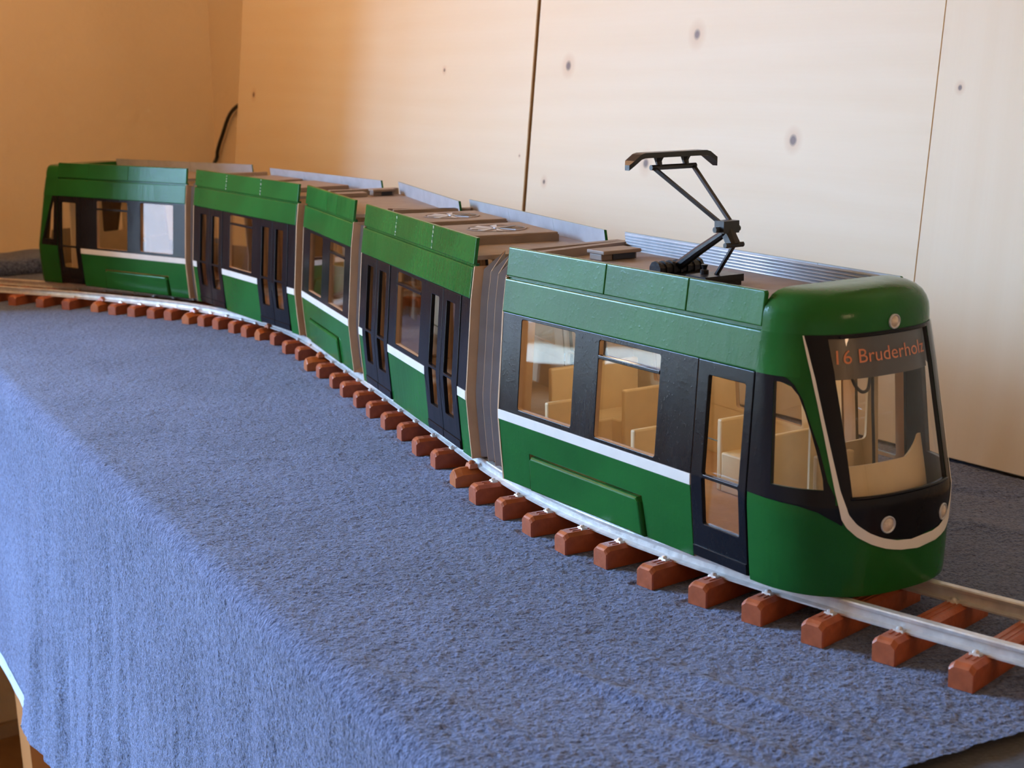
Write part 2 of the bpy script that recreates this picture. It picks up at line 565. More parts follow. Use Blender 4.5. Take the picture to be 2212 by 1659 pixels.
# gathered curtains at both sides of the window (out of frame); far one added for light falloff
def curtain(a0, a1, depth, label):
    n = 96
    vs, fs = [], []
    for i in range(n):
        t = i / n * 2 * math.pi
        cx, cy = (a0 + a1) / 2, 0.02 + depth / 2
        k = 1 + 0.10 * math.sin(t * 14)
        ex, ey = abs(math.cos(t)) ** 0.5 * math.copysign(1, math.cos(t)), abs(math.sin(t)) ** 0.5 * math.copysign(1, math.sin(t))
        for z in (FLOOR_Z + 0.03, 1.46):
            kk = k * (1.0 if z < 0 else 0.92)
            vs.append(wpt(cx + ex * (a1 - a0) / 2 * kk * .93, cy + ey * depth / 2 * kk * .9, z))
    for i in range(n):
        j = (i + 1) % n
        fs.append((2 * i, 2 * j, 2 * j + 1, 2 * i + 1))
    fs += [tuple(2 * i for i in range(n)), tuple(2 * i + 1 for i in range(n))]
    tag(obj('curtain', vs, fs, M['frame'], smooth=True), label, 'curtain', 'curtains beside the window')
curtain(1.00, 1.16, 0.13, 'gathered white curtain hanging at the window side nearest the wooden boards')
curtain(2.53, 2.74, 0.12, 'gathered white curtain added to shape the light, hanging at the window side away from the wooden boards')
tag(obj('curtain_rail', *(lambda mb: (mb.tube([wpt(.88, .09, 1.475), wpt(2.80, .09, 1.475)], .012), (mb.v, mb.f))[1])(MB()), M['frame']), 'white curtain rail above the window', 'rail')

# unseen tall wooden screen, added to keep window light off the left boards
se = empty('light_blocking_screen', wpt(.715, .24, FLOOR_Z))
tag(se, 'tall plain wooden screen added to block window light, standing at the wall by the left end of the table', 'screen')
for n0, n1 in ((.02, .235), (.240, .455)):
    mb = MB()
    q = [wpt(.705, n0, FLOOR_Z + .02), wpt(.725, n0, FLOOR_Z + .02), wpt(.725, n1, FLOOR_Z + .02), wpt(.705, n1, FLOOR_Z + .02)]
    mb.box8(q + [p + Vector((0, 0, 1.90)) for p in q])
    mb.build('panel', M['pine'], se)
for n0 in (.05, .40):
    mb = MB()
    q = [wpt(.67, n0, FLOOR_Z), wpt(.76, n0, FLOOR_Z), wpt(.76, n0 + .03, FLOOR_Z), wpt(.67, n0 + .03, FLOOR_Z)]
    mb.box8(q + [p + Vector((0, 0, .02)) for p in q])
    mb.build('foot', M['pine'], se)

# ceiling lamp added to give the warm fill (out of frame)
le = empty('added_ceiling_lamp', FILL_LAMP + Vector((0, 0, 0.1)))
tag(le, 'paper globe lamp added for warm fill, hanging from the ceiling on a cord', 'lamp')
mb = MB(); mb.tube([FILL_LAMP + Vector((0, 0, 0.05)), Vector((FILL_LAMP.x, FILL_LAMP.y, CEIL_Z))], 0.004); mb.build('cord', M['cable'], le)
mb = MB()
prof = [(0.02, 0.10), (0.10, 0.07), (0.17, -0.02)]
vs, fs = [], []
for r_, z_ in prof:
    for j in range(24):
        t = 2 * math.pi * j / 24
        vs.append(FILL_LAMP + Vector((r_ * 1.25 * math.cos(t), r_ * 1.25 * math.sin(t), z_ + 0.13)))
for i in range(2):
    for j in range(24):
        fs.append((i * 24 + j, i * 24 + (j + 1) % 24, (i + 1) * 24 + (j + 1) % 24, (i + 1) * 24 + j))
obj('added_lamp_shade', vs, fs, M['shade'], le, smooth=True)

fe = empty('added_floor_lamp', Vector((FLOOR_FILL.x, FLOOR_FILL.y, FLOOR_Z)))  # unseen lamp, added for warm fill on the nose and right board
tag(fe, 'tall floor lamp added for warm fill, with an open paper shade on a thin black pole', 'lamp')
mb = MB(); mb.tube([Vector((FLOOR_FILL.x, FLOOR_FILL.y, FLOOR_Z)), Vector((FLOOR_FILL.x, FLOOR_FILL.y, FLOOR_Z + .02))], .13, 28); mb.build('base', M['dark'], fe)
mb = MB(); mb.tube([Vector((FLOOR_FILL.x, FLOOR_FILL.y, FLOOR_Z + .02)), Vector((FLOOR_FILL.x, FLOOR_FILL.y, FLOOR_FILL.z - .17))], .010, 10); mb.build('pole', M['dark'], fe)
vs, fs = [], []
for r_, z_ in ((.17, -.20), (.20, -.165)):
    for j in range(28):
        t = 2 * math.pi * j / 28
        vs.append(FLOOR_FILL + Vector((r_ * math.cos(t), r_ * math.sin(t), z_)))
fs = [(j, (j + 1) % 28, 28 + (j + 1) % 28, 28 + j) for j in range(28)] + [tuple(range(28))]
obj('added_lamp_shade', vs, fs, M['shade'], fe)

# ------------------------------------------------------------------ table, cloths
TF = Vector((0.48199, -0.87617, 0)).normalized()      # along the table's front edge, toward the camera's right
TB = Vector((0.87617, 0.48199, 0)).normalized()       # toward the boards
TE = Vector((-0.409, 1.278, 0))
ZT = -0.0245                                          # towel surface
def tpt(a, b, z): return TE + TF * a + TB * b + Vector((0, 0, z))
A0, A1 = -1.12, 1.35
table = tag(empty('table', tpt(0.1, 0.3, FLOOR_Z)), 'wooden table under the blue towel carrying the tram track', 'table')
mb = MB()
q = [tpt(A0, 0.016, -0.062), tpt(A1, 0.016, -0.062), tpt(A1, 0.70, -0.062), tpt(A0, 0.555, -0.062)]
mb.box8(q + [x + Vector((0, 0, 0.032)) for x in q])
mb.build('tabletop', M['pine'], table)
mb = MB()
for a0, a1, b0, b1 in ((A0 + .05, A1 - .05, .05, .07), (A0 + .05, A1 - .05, .53, .55)):
    q = [tpt(a0, b0, -0.14), tpt(a1, b0, -0.14), tpt(a1, b1, -0.14), tpt(a0, b1, -0.14)]
    mb.box8(q + [x + Vector((0, 0, 0.078)) for x in q])
mb.build('apron', M['leg'], table)
for a, b_, sp in ((-0.405, 0.06, 0.07), (-0.405, 0.50, 0.07), (1.25, 0.06, -0.05), (1.25, 0.52, -0.05)):
    h = 0.032
    mb = MB()
    lo = [tpt(a + sp + i * h, b_ + j * h, FLOOR_Z) for i, j in ((-1, -1), (1, -1), (1, 1), (-1, 1))]
    hi = [tpt(a - sp + i * h, b_ + j * h, -0.0625) for i, j in ((-1, -1), (1, -1), (1, 1), (-1, 1))]
    mb.box8(lo + hi)
    mb.build('leg', M['leg'], table)

# dark grey undercloth over the whole table
mb = MB()
n_ = 60
prof = [(0.0125, -0.30), (0.0125, -0.05), (0.0126, -0.0312), (0.0142, -0.0285), (0.3, -0.0285), (0.552, -0.0285)]
vs, fs = [], []
for i in range(n_ + 1):
    a = A0 + 0.002 + (A1 - A0 - 0.004) * i / n_
    for b_, z in prof: vs.append(tpt(a, b_ + (0.14 * i / n_ if b_ > 0.5 else 0), z))
k = len(prof)
for i in range(n_):
    for j in range(k - 1): fs.append((i * k + j, (i + 1) * k + j, (i + 1) * k + j + 1, i * k + j + 1))
o = obj('tablecloth', vs, fs, M['cloth'], smooth=True)
sm = o.modifiers.new('thick', 'SOLIDIFY'); sm.thickness = 0.0012; sm.offset = -1
tag(o, 'smooth dark grey tablecloth showing past the right end of the blue towel', 'tablecloth')

# value noise on a lattice
def lattice_noise(x, y, cell, seed):
    r = np.random.default_rng(seed)
    T = r.random((256, 256))
    X, Y = x / cell, y / cell
    xi, yi = np.floor(X).astype(int), np.floor(Y).astype(int)
    fx, fy = X - xi, Y - yi
    fx, fy = fx * fx * (3 - 2 * fx), fy * fy * (3 - 2 * fy)
    g = lambda i, j: T[i % 256, j % 256]
    return (g(xi, yi) * (1 - fx) * (1 - fy) + g(xi + 1, yi) * fx * (1 - fy) + g(xi, yi + 1) * (1 - fx) * fy + g(xi + 1, yi + 1) * fx * fy) - 0.5

ENDA, ENDB = 0.873, 0.0
def build_towel():
    # samples along the edge, finer near the camera
    al = [0.873]
    while al[-1] > -0.985:
        dist = 0.60 + (0.90 - al[-1]) * 0.9
        al.append(al[-1] - 0.0014 * dist / 0.9)
    al = np.array(al[::-1])
    HEM = 0.311
    ql = np.concatenate([np.linspace(-HEM, 0, 195, endpoint=False), np.linspace(0, 0.32, 250, endpoint=False), np.linspace(0.32, 0.578, 110)])
    Aa, Q = np.meshgrid(al, ql, indexing='ij')
    # right end runs a little askew
    end = ENDA - ENDB * np.clip(Q, 0, 1)
    t = (Aa - al[0]) / (al[-1] - al[0])
    Aa = al[0] + t * (np.minimum(end, ENDA) - al[0])
    r = 0.014
    b = np.where(Q >= r, Q, 0.0)
    z = np.where(Q >= r, ZT, 0.0)
    th = np.clip(Q / r, 0, 1) * (math.pi / 2)
    arc = (Q >= 0) & (Q < r)
    b = np.where(arc, r - r * np.cos(th), b)
    z = np.where(arc, ZT - r + r * np.sin(th), z)
    dr = Q < 0
    b = np.where(dr, 0.0, b)
    z = np.where(dr, ZT - r + Q, z)
    # drape folds, growing downward
    dn = np.clip(-Q / HEM, 0, 1)
    fold = np.zeros_like(Q)
    for a0, wl_, wr_, amp, slope in ((-0.050, 0.016, 0.080, 0.0120, -0.35), (0.143, 0.010, 0.060, 0.0210, 0.16), (0.060, 0.020, 0.030, -0.0030, -0.1),
                                     (0.300, 0.010, 0.030, 0.0045, 0.25), (0.235, 0.012, 0.020, -0.0030, 0.1), (0.42, 0.02, 0.04, -0.0030, 0.1),
                                     (0.47, 0.010, 0.030, 0.0045, 0.2), (0.60, 0.014, 0.03, 0.0050, 0.2), (0.68, 0.012, 0.03, 0.0045, 0.2), (0.76, 0.02, 0.03, 0.005, 0.1),
                                     (-0.40, 0.04, 0.06, 0.006, 0), (-0.60, 0.04, 0.05, 0.008, 0)):
        x = Aa - a0 - slope * dn * 0.12
        x = np.where(x < 0, x / wl_, x / wr_)
        fold += amp * np.exp(-x * x) * dn ** 1.1
    fold += (0.0050 * lattice_noise(Aa - 0.03 * Q, Q * 0.10, 0.024, 3) + 0.0026 * lattice_noise(Aa + 0.05 * Q, Q * 0.10, 0.011, 8)) * np.clip(dn * 2.2, 0, 1) * np.clip((Aa + 0.16) * 8, 0.12, 1)
    b = b - np.where(dr, fold + 0.05 * dn * dn * 0.25, 0)
    # hem rises a touch at places
    z = z + np.where(dr, 0.012 * dn * np.clip((0.0 - Aa) * 4, -.2, 1), 0)
    # terry pile + broad wrinkles (along the surface normal)
    flat = np.where(dr, 0.0, np.where(arc, np.sin(th), 1.0))
    pile = 0.0010 * lattice_noise(Aa, Q, 0.0018, 1) + 0.0005 * lattice_noise(Aa, Q, 0.0036, 2) + 0.0007 * lattice_noise(Aa + Q * .5, Q - .3 * Aa, 0.012, 5)
    # long shallow creases on the flat part
    wr = np.zeros_like(Q)
    for a0, b0, ang, wd, ln, amp in ((0.765, 0.118, 0.28, 0.006, 0.075, 0.0045), (0.785, 0.165, 0.25, 0.006, 0.06, 0.0032), (0.83, 0.215, 0.15, 0.007, 0.05, 0.0015),
                                     (0.865, 0.30, 0.15, 0.008, 0.05, 0.0028), (0.70, 0.03, 0.3, 0.010, 0.08, 0.003), (0.86, 0.12, 0.2, 0.008, 0.07, 0.0042),
                                     (0.10, 0.06, 1.35, 0.007, 0.08, -0.0007), (0.02, 0.10, 1.35, 0.008, 0.08, 0.0007), (0.22, 0.10, 1.25, 0.008, 0.09, 0.0007),
                                     (0.35, 0.07, 1.2, 0.008, 0.06, -0.0007), (0.45, 0.42, 0.3, 0.012, 0.12, 0.004), (0.62, 0.45, 0.4, 0.012, 0.12, 0.004), (0.55, 0.5, 0.5, 0.01, 0.1, -0.003)):
        ca, sa = math.cos(ang), math.sin(ang)
        X = (Aa - a0) * ca + (Q - b0) * sa
        Y = -(Aa - a0) * sa + (Q - b0) * ca
        wr += amp * np.exp(-(X / ln) ** 2 - (Y / wd) ** 2)
    edge = 0.0035 * np.exp(-((Aa - end) / 0.012) ** 2)
    disp = pile + np.where(dr, 0, np.clip(wr, -0.003, 0.005)) * np.clip(Q / 0.02, 0, 1)
    z = z + flat * (disp + 0 * edge)
    b = b - (1 - flat) * disp
    # the pile is pressed flat under the boards and the sleepers
    X, Y = TE.x + TF.x * Aa + TB.x * b, TE.y + TF.y * Aa + TB.y * b
    press = (-(X - BB.x) * BNH.x - (Y - BB.y) * BNH.y) > -0.004
    z = np.where(press & ~dr, np.minimum(z, ZT - 0.0024), z)
    pr = np.zeros_like(press)
    for (sx, sy, ang) in SLEEPER_AT:
        dx, dy = X - sx, Y - sy
        ca, sa = math.cos(ang), math.sin(ang)
        pr |= (np.abs(dx * ca + dy * sa) < SLW / 2 + 0.0034) & (np.abs(-dx * sa + dy * ca) < SLL / 2 + 0.0034)
    z = np.where(pr & ~dr, np.minimum(z, SZ0 - 0.0003), z)
    P = np.stack([TE.x + TF.x * Aa + TB.x * b, TE.y + TF.y * Aa + TB.y * b, z], -1)
    nA, nQ = P.shape[:2]
    o3 = np.array(tpt(-0.03, 0.14, ZT))
    V = (P - o3).reshape(-1, 3)
    i, j = np.meshgrid(np.arange(nA - 1), np.arange(nQ - 1), indexing='ij')
    k = (i * nQ + j).ravel()
    fc = np.stack([k, k + nQ, k + nQ + 1, k + 1], -1)
    me = bpy.data.meshes.new('towel')
    me.vertices.add(len(V)); me.vertices.foreach_set('co', V.ravel().astype(np.float32))
    me.loops.add(fc.size); me.loops.foreach_set('vertex_index', fc.ravel().astype(np.int32))
    me.polygons.add(len(fc))
    me.polygons.foreach_set('loop_start', np.arange(0, fc.size, 4, dtype=np.int32))
    me.update(calc_edges=True)
    me.polygons.foreach_set('use_smooth', np.ones(len(fc), dtype=bool))
    me.materials.append(M['terry'])
    o = bpy.data.objects.new('towel', me)
    link(o, None, o3)
    tag(o, 'large blue terry towel spread over the table and hanging down its front', 'towel')
    # pale hem band along the lower edge
    hv = P[:, :9, :] + np.array([-TB.x, -TB.y, 0]) * 0.0006
    hb = P[:, 0, :] - np.array([0, 0, 0.004])
    selA = Aa[:, 0] < -0.085
    hv, hb, P0 = hv[selA], hb[selA], P[selA]
    hq = np.concatenate([hb[:, None, :], P0[:, 0:1, :] + np.array([-TB.x, -TB.y, 0]) * 0.0018, hv[:, 1:8:3, :]], 1)[::6]
    n1, n2 = hq.shape[:2]
    ff = [(x * n2 + y, (x + 1) * n2 + y, (x + 1) * n2 + y + 1, x * n2 + y + 1) for x in range(n1 - 1) for y in range(n2 - 1)]
    obj('hem', hq.reshape(-1, 3), ff, M['hem'], o, smooth=True)['label'] = 'smooth pale blue hem band'
    return o

# folded cloth lying along the far end of the table
def build_folded():
    prof = [(0.0, 0.0), (-0.002, 0.006), (-0.002, 0.014), (0.002, 0.020), (0.010, 0.0225), (0.06, 0.0230), (0.112, 0.0225), (0.119, 0.019), (0.120, 0.0)]
    vs, fs = [], []
    n = 40
    for i in range(n + 1):
        b_ = 0.02 + 0.50 * i / n
        for dx, h in prof:
            vs.append(tpt(-0.995 - dx + 0.003 * math.sin(i * 0.6), b_, ZT + 0.0006 + h * (1 + 0.06 * math.sin(i * 0.9))))
    k = len(prof)
    for i in range(n):
        for j in range(k - 1): fs.append((i * k + j, (i + 1) * k + j, (i + 1) * k + j + 1, i * k + j + 1))
    fs += [tuple(range(k)), tuple(n * k + j for j in range(k))]
    o = obj('folded_towel', vs, fs, M['terry'], smooth=True)
    tag(o, 'flat folded dark grey towel lying at the far left end of the table', 'towel')
build_folded()

# ------------------------------------------------------------------ wooden boards leaning on the back wall
BB = Vector((0.33262, 1.11009, -0.0238))
BE = Vector((0.56168, -0.82736, 0)).normalized()
BNH = Vector((-0.82736, -0.56168, 0)).normalized()
_r = math.radians(6)
BUP = Vector((0, 0, 1)) * math.cos(_r) - BNH * math.sin(_r)
BN = BUP.cross(BE).normalized()
if BN.dot(BNH) < 0: BN = -BN
def bpt(s, h, d): return BB + BE * s + BUP * h + BN * d
def board(s0, s1, h1, off, th, mat, label):
    c = 0.0008
    v = [bpt(s0, 0, off - th), bpt(s1, 0, off - th), bpt(s1, h1, off - th), bpt(s0, h1, off - th),
         bpt(s0, 0, off - c), bpt(s1, 0, off - c), bpt(s1, h1, off - c), bpt(s0, h1, off - c),
         bpt(s0 + c, c, off), bpt(s1 - c, c, off), bpt(s1 - c, h1 - c, off), bpt(s0 + c, h1 - c, off)]
    fcs = [(0, 1, 2, 3), (8, 9, 10, 11)]
    fm = [0, 0]
    for a in range(4):
        b_ = (a + 1) % 4
        fcs += [(a, b_, 4 + b_, 4 + a), (4 + a, 4 + b_, 8 + b_, 8 + a)]
        fm += [1, 0]
    uv = [((Vector(p) - BB).dot(BE), (Vector(p) - BB).dot(BUP)) for p in v]
    o = obj('wooden_board', v, fcs, [mat, M['board_edge']], None, fm, uv=uv)
    return tag(o, label, 'board', 'pale wooden boards leaning behind the tram')
board(-1.332, -0.5915, 1.40, 0.0, 0.014, M['board1'], 'leftmost pale wooden board, behind the rear of the tram beside the textured wall')
board(-0.5865, -0.0530, 1.40, 0.0, 0.014, M['board2'], 'middle pale wooden board with dark knots, behind the pantograph')
board(-0.0527, 0.62, 0.3445, 0.0006, 0.016, M['board3'], 'rightmost wooden board with upright grain, behind the windscreen end of the tram')

# black cable in the corner behind the left board
mb = MB()
cp = [wpt(0.045, 0.024, -0.02), wpt(0.040, 0.022, 0.02), wpt(0.028, 0.021, 0.07), wpt(0.006, 0.020, 0.119), wpt(-0.013, 0.0205, 0.146), wpt(-0.0347 + .04, 0.046, 0.185), wpt(0.02, 0.09, 0.23)]
cp = [RC + RN * 0.02 + RW * a + Vector((0, 0, z)) for a, z in ((0.075, -0.82), (0.07, -0.3), (0.058, 0.03), (0.030, 0.085), (0.008, 0.119))]
cp += [RC + RN * 0.028 + RW * 0.008 + Vector((0, 0, 0.134)), RC + RN * 0.050 + RW * 0.008 + Vector((0, 0, 0.160)), RC + RN * 0.10 + RW * 0.008 + Vector((0, 0, 0.205)), RC + RN * 0.20 + RW * 0.008 + Vector((0, 0, 0.23))]
def smooth_path(P, n=6):
    out = []
    P = [Vector(p) for p in P]
    for i in range(len(P) - 1):
        p0, p1, p2, p3 = P[max(i - 1, 0)], P[i], P[i + 1], P[min(i + 2, len(P) - 1)]
        for k in range(n):
            t = k / n
            out.append(0.5 * ((2 * p1) + (p2 - p0) * t + (2 * p0 - 5 * p1 + 4 * p2 - p3) * t * t + (3 * p1 - p0 - 3 * p2 + p3) * t ** 3))
    out.append(P[-1])
    return out
mb.tube(smooth_path(cp), 0.0034, 8)
o = mb.build('cable', M['cable'], None, True)
tag(o, 'black cable rising in the corner between the textured wall and left board', 'cable')

# ------------------------------------------------------------------ railway track
SQ = [(0.2098, 0.6855, 136.5), (0.1807, 0.7178, 136.3), (0.1507, 0.7439, 135.97), (0.1230, 0.7758, 134.58), (0.0969, 0.8057, 131.32), (0.0716, 0.8377, 127.14),
      (0.0478, 0.8738, 122.71), (0.0261, 0.9024, 119.45), (0.0055, 0.9406, 116.26), (-0.0136, 0.9787, 114.0), (-0.0308, 1.0162, 112.54), (-0.0468, 1.0588, 111.58),
      (-0.0629, 1.1103, 111.0), (-0.0791, 1.1504, 110.77), (-0.0959, 1.1996, 110.55), (-0.1113, 1.2394, 110.33), (-0.1282, 1.2817, 110.05), (-0.1437, 1.3230, 109.78),
      (-0.1593, 1.3668, 109.61), (-0.1752, 1.4070, 109.69), (-0.1933, 1.4564, 110.29), (-0.2100, 1.4922, 111.23), (-0.2275, 1.5475, 113.57), (-0.2449, 1.5837, 115.93),
      (-0.2672, 1.6360, 120.27), (-0.2893, 1.6662, 123.72), (-0.3077, 1.6882, 126.59), (-0.3279, 1.7140, 130.01), (-0.3499, 1.7405, 133.66), (-0.3720, 1.7614, 136.8),
      (-0.3956, 1.7794, 139.7), (-0.4226, 1.8083, 143.15), (-0.4468, 1.8203, 145.19), (-0.4734, 1.8361, 147.15), (-0.5011, 1.8523, 148.75), (-0.5312, 1.8762, 150.15),
      (-0.5736, 1.8996, 151.4), (-0.6131, 1.9195, 152.67), (-0.6540, 1.9379, 153.5)]
JOINT = {11, 21, 25, 30, 35}
SLW, SLL, SLH = 0.0135, 0.0990, 0.0132
SZ0 = ZT - 0.0004                      # sleepers stand on the towel
RAIL0, GAUGE = 0.0208, 0.0570          # near rail from the sleeper's near end; rail spacing
ZR = SZ0 + SLH - 0.0006                # rail foot
# extend both ends
pre, post = [], []
x, y, a = SQ[0]
for i in range(1, 6):
    x -= 0.041 * math.cos(math.radians(a)); y -= 0.041 * math.sin(math.radians(a)); a += 0.6
    pre.append((x, y, a))
x, y, a = SQ[-1]
for i in range(1, 5):
    x += 0.045 * math.cos(math.radians(a)); y += 0.045 * math.sin(math.radians(a)); a += 0.8
    post.append((x, y, a))
ALLS = pre[::-1] + SQ + post
JOINT = {j + len(pre) for j in JOINT}
track = tag(empty('railway_track', (0.0, 1.0, SZ0)), 'curved model railway track of silver rails on brown sleepers', 'track')

def sleeper_mesh(round_=False):
    w_, L, h = SLW / 2, SLL / 2, SLH
    c = 0.0026 if not round_ else 0.0055
    e = 0.0030 if not round_ else 0.0060
    bm = bmesh.new()
    prof = [(-w_, 0), (w_, 0), (w_, h - c * 0.8), (w_ - c, h), (-w_ + c, h), (-w_, h - c * 0.8)]
    rings = []
    for yy, k, dz in ((-L, 0.94, 0.0022), (-L + 0.0010, 1.0, 0.0012), (-L + e, 1.0, 0), (L - e, 1.0, 0), (L - 0.0010, 1.0, 0.0012), (L, 0.94, 0.0022)):
        ring = []
        for px, pz in prof:
            zz = pz - (dz if pz > h * 0.6 else 0)
            ring.append(bm.verts.new((px * k, yy, zz)))
        rings.append(ring)
    for i in range(5):
        for j in range(6):
            bm.faces.new((rings[i][j], rings[i][(j + 1) % 6], rings[i + 1][(j + 1) % 6], rings[i + 1][j]))
    bm.faces.new(rings[0]); bm.faces.new(rings[-1])
    # two scored grain lines on top, as raised ribs
    for gx in ((-0.0018, 0.0016) if not round_ else ()):
        r = bmesh.ops.create_cube(bm, size=1)
        for v in r['verts']:
            v.co = (gx + v.co.x * 0.0009, v.co.y * (2 * L - 0.016), h + v.co.z * 0.0008)
    bmesh.ops.recalc_face_normals(bm, faces=bm.faces)
    me = bpy.data.meshes.new('sleeper')
    bm.to_mesh(me); bm.free()
    me.materials.append(M['sleeper_j'] if round_ else M['sleeper'])
    return me
ME_S, ME_SJ = sleeper_mesh(), sleeper_mesh(True)

def clip_mesh(mat, big=False):
    mb = MB()
    k = 1.5 if big else 1.0
    X, Y, Z = Vector((1, 0, 0)), Vector((0, 1, 0)), Vector((0, 0, 1))
    p = []
    for sx, sy in ((-1, -1), (1, -1), (1, 1), (-1, 1)): p.append((sx * 0.0032 * k, sy * 0.0024 * k, 0))
    for sx, sy in ((-1, -1), (1, -1), (1, 1), (-1, 1)): p.append((sx * 0.0026 * k, sy * 0.0018 * k, 0.0020 * k))
    mb.box8(p)
    mb.tube([(0, 0, 0.0016 * k), (0, 0, 0.0028 * k), (0, 0, 0.0034 * k)], [0.0020 * k, 0.0017 * k, 0.0008 * k], 8)
    me = bpy.data.meshes.new('rail_clip')
    me.from_pydata(mb.v, [], mb.f)
    me.materials.append(mat)
    bm = bmesh.new(); bm.from_mesh(me); bmesh.ops.recalc_face_normals(bm, faces=bm.faces); bm.to_mesh(me); bm.free()
    return me
ME_C, ME_CJ = clip_mesh(M['rail']), clip_mesh(M['sleeper_j'], True)

cl_near, cl_far, SLEEPER_AT = [], [], []
for i, (x, y, a) in enumerate(ALLS):
    t = Vector((math.cos(math.radians(a)), math.sin(math.radians(a)), 0))
    n = Vector((t.y, -t.x, 0))
    if n.dot(Vector((0.84, 0.54, 0))) < 0: n = -n
    # measured points are the back corner of the near end face
    jit = 0.0008 * math.sin(i * 2.4)
    base = Vector((x, y, 0)) - t * (SLW / 2)
    ctr = base + n * (SLL / 2 + jit)
    j = i in JOINT
    o = bpy.data.objects.new('sleeper', ME_SJ if j else ME_S)
    link(o, track, ctr + Vector((0, 0, SZ0)))
    o.rotation_euler.z = math.radians(a) + (0.02 * math.sin(i * 5.1))
    SLEEPER_AT.append((ctr.x, ctr.y, o.rotation_euler.z))
    if j: o['label'] = 'brighter orange-brown sleeper at a track joint'
    for d, side in ((RAIL0, -1), (RAIL0, 1), (RAIL0 + GAUGE, -1), (RAIL0 + GAUGE, 1)):
        cpos = base + n * (d + side * 0.0052) + Vector((0, 0, SZ0 + SLH - 0.0008))
        cj = j and d == RAIL0 and side < 0
        co = bpy.data.objects.new('rail_clip', ME_CJ if cj else ME_C)
        COL.objects.link(co)
        co.parent = o
        rel = cpos - WLOC[o.name]
        co.location = Matrix.Rotation(-o.rotation_euler.z, 3, 'Z') @ rel
    cl_near.append(base + n * RAIL0)
    cl_far.append(base + n * (RAIL0 + GAUGE))

def rail(pts, name='rail'):
    pts = [Vector((p.x, p.y, 0)) for p in pts]
    # light smoothing of the measured line
    for _ in range(3):
        pts = [pts[0]] + [(pts[i - 1] + pts[i] * 2 + pts[i + 1]) / 4 for i in range(1, len(pts) - 1)] + [pts[-1]]
    pts = smooth_path(pts, 5)
    prof = [(-0.0040, 0), (0.0040, 0), (0.0040, 0.0010), (0.0012, 0.0018), (0.0009, 0.0052), (0.0024, 0.0060), (0.0026, 0.0077), (0.0020, 0.0084),
            (-0.0020, 0.0084), (-0.0026, 0.0077), (-0.0024, 0.0060), (-0.0009, 0.0052), (-0.0012, 0.0018), (-0.0040, 0.0010)]
    vs, fs = [], []
    k = len(prof)
    for i, p in enumerate(pts):
        d = (pts[min(i + 1, len(pts) - 1)] - pts[max(i - 1, 0)]).normalized()
        n = Vector((d.y, -d.x, 0))
        for a_, h in prof: vs.append(p + n * a_ + Vector((0, 0, ZR + h)))
    for i in range(len(pts) - 1):
        for j in range(k): fs.append((i * k + j, i * k + (j + 1) % k, (i + 1) * k + (j + 1) % k, (i + 1) * k + j))
    fs += [tuple(range(k)), tuple((len(pts) - 1) * k + j for j in range(k))]
    return obj(name, vs, fs, M['rail'], track)
rail(cl_near); rail(cl_far)
RAILTOP = ZR + 0.0084
towel = build_towel()

# ------------------------------------------------------------------ the tram
OZ = [-0.02, 0, 0.04, 0.0465, 0.1125, 0.1354, 0.155, 0.17]
OO = [0.0075, 0.0029, 0, 0, 0.0049, 0.0079, 0.0106, 0.0125]
def ins(z): return float(np.interp(z, OZ, OO))
tram = tag(empty('model_tram', (-0.10, 1.25, RAILTOP)), 'long green articulated model tram with black window bands standing on the curved track', 'tram')

class Car:
    def __init__(s, A, t, n, L, far, name, label):
        s.A, s.t, s.n, s.L = Vector(A), Vector(t), Vector(n), L
        (s.ua, s.va), (s.ub, s.vb) = far
        s.name = name
        # the car object itself: the floor plate
        s.o = None
        s.mk(label)
    def P(s, u, v, z): return s.A + s.t * u + s.n * v + Vector((0, 0, z))
    def fu(s, u): return s.ua + (s.ub - s.ua) * u / s.Ls
    def fv(s, u): return s.va + (s.vb - s.va) * u / s.Ls - 0.0106
    def near(s, u, z, d): return s.P(u, -ins(z) + d, z)
    def far(s, u, z, d): return s.P(s.fu(u), s.fv(u) + ins(z) - d, z)
    def mk(s, label):
        s.Ls = s.L
        mb = MB()
        q = [(0.001, 0), (s.L - 0.001, 0)]
        def pt(u, side, z): return s.near(u, z, -0.004) if side == 0 else s.far(u, z, -0.004)
        for z0, z1 in ((0.0, 0.0135),):
            lo = [pt(0.001, 0, z0), pt(s.L - .001, 0, z0), pt(s.L - .001, 1, z0), pt(0.001, 1, z0)]
            hi = [pt(0.001, 0, z1), pt(s.L - .001, 0, z1), pt(s.L - .001, 1, z1), pt(0.001, 1, z1)]
            mb.box8(lo + hi)
        s.o = mb.build('car_section', [M['card']], tram)
        s.o['label'] = label

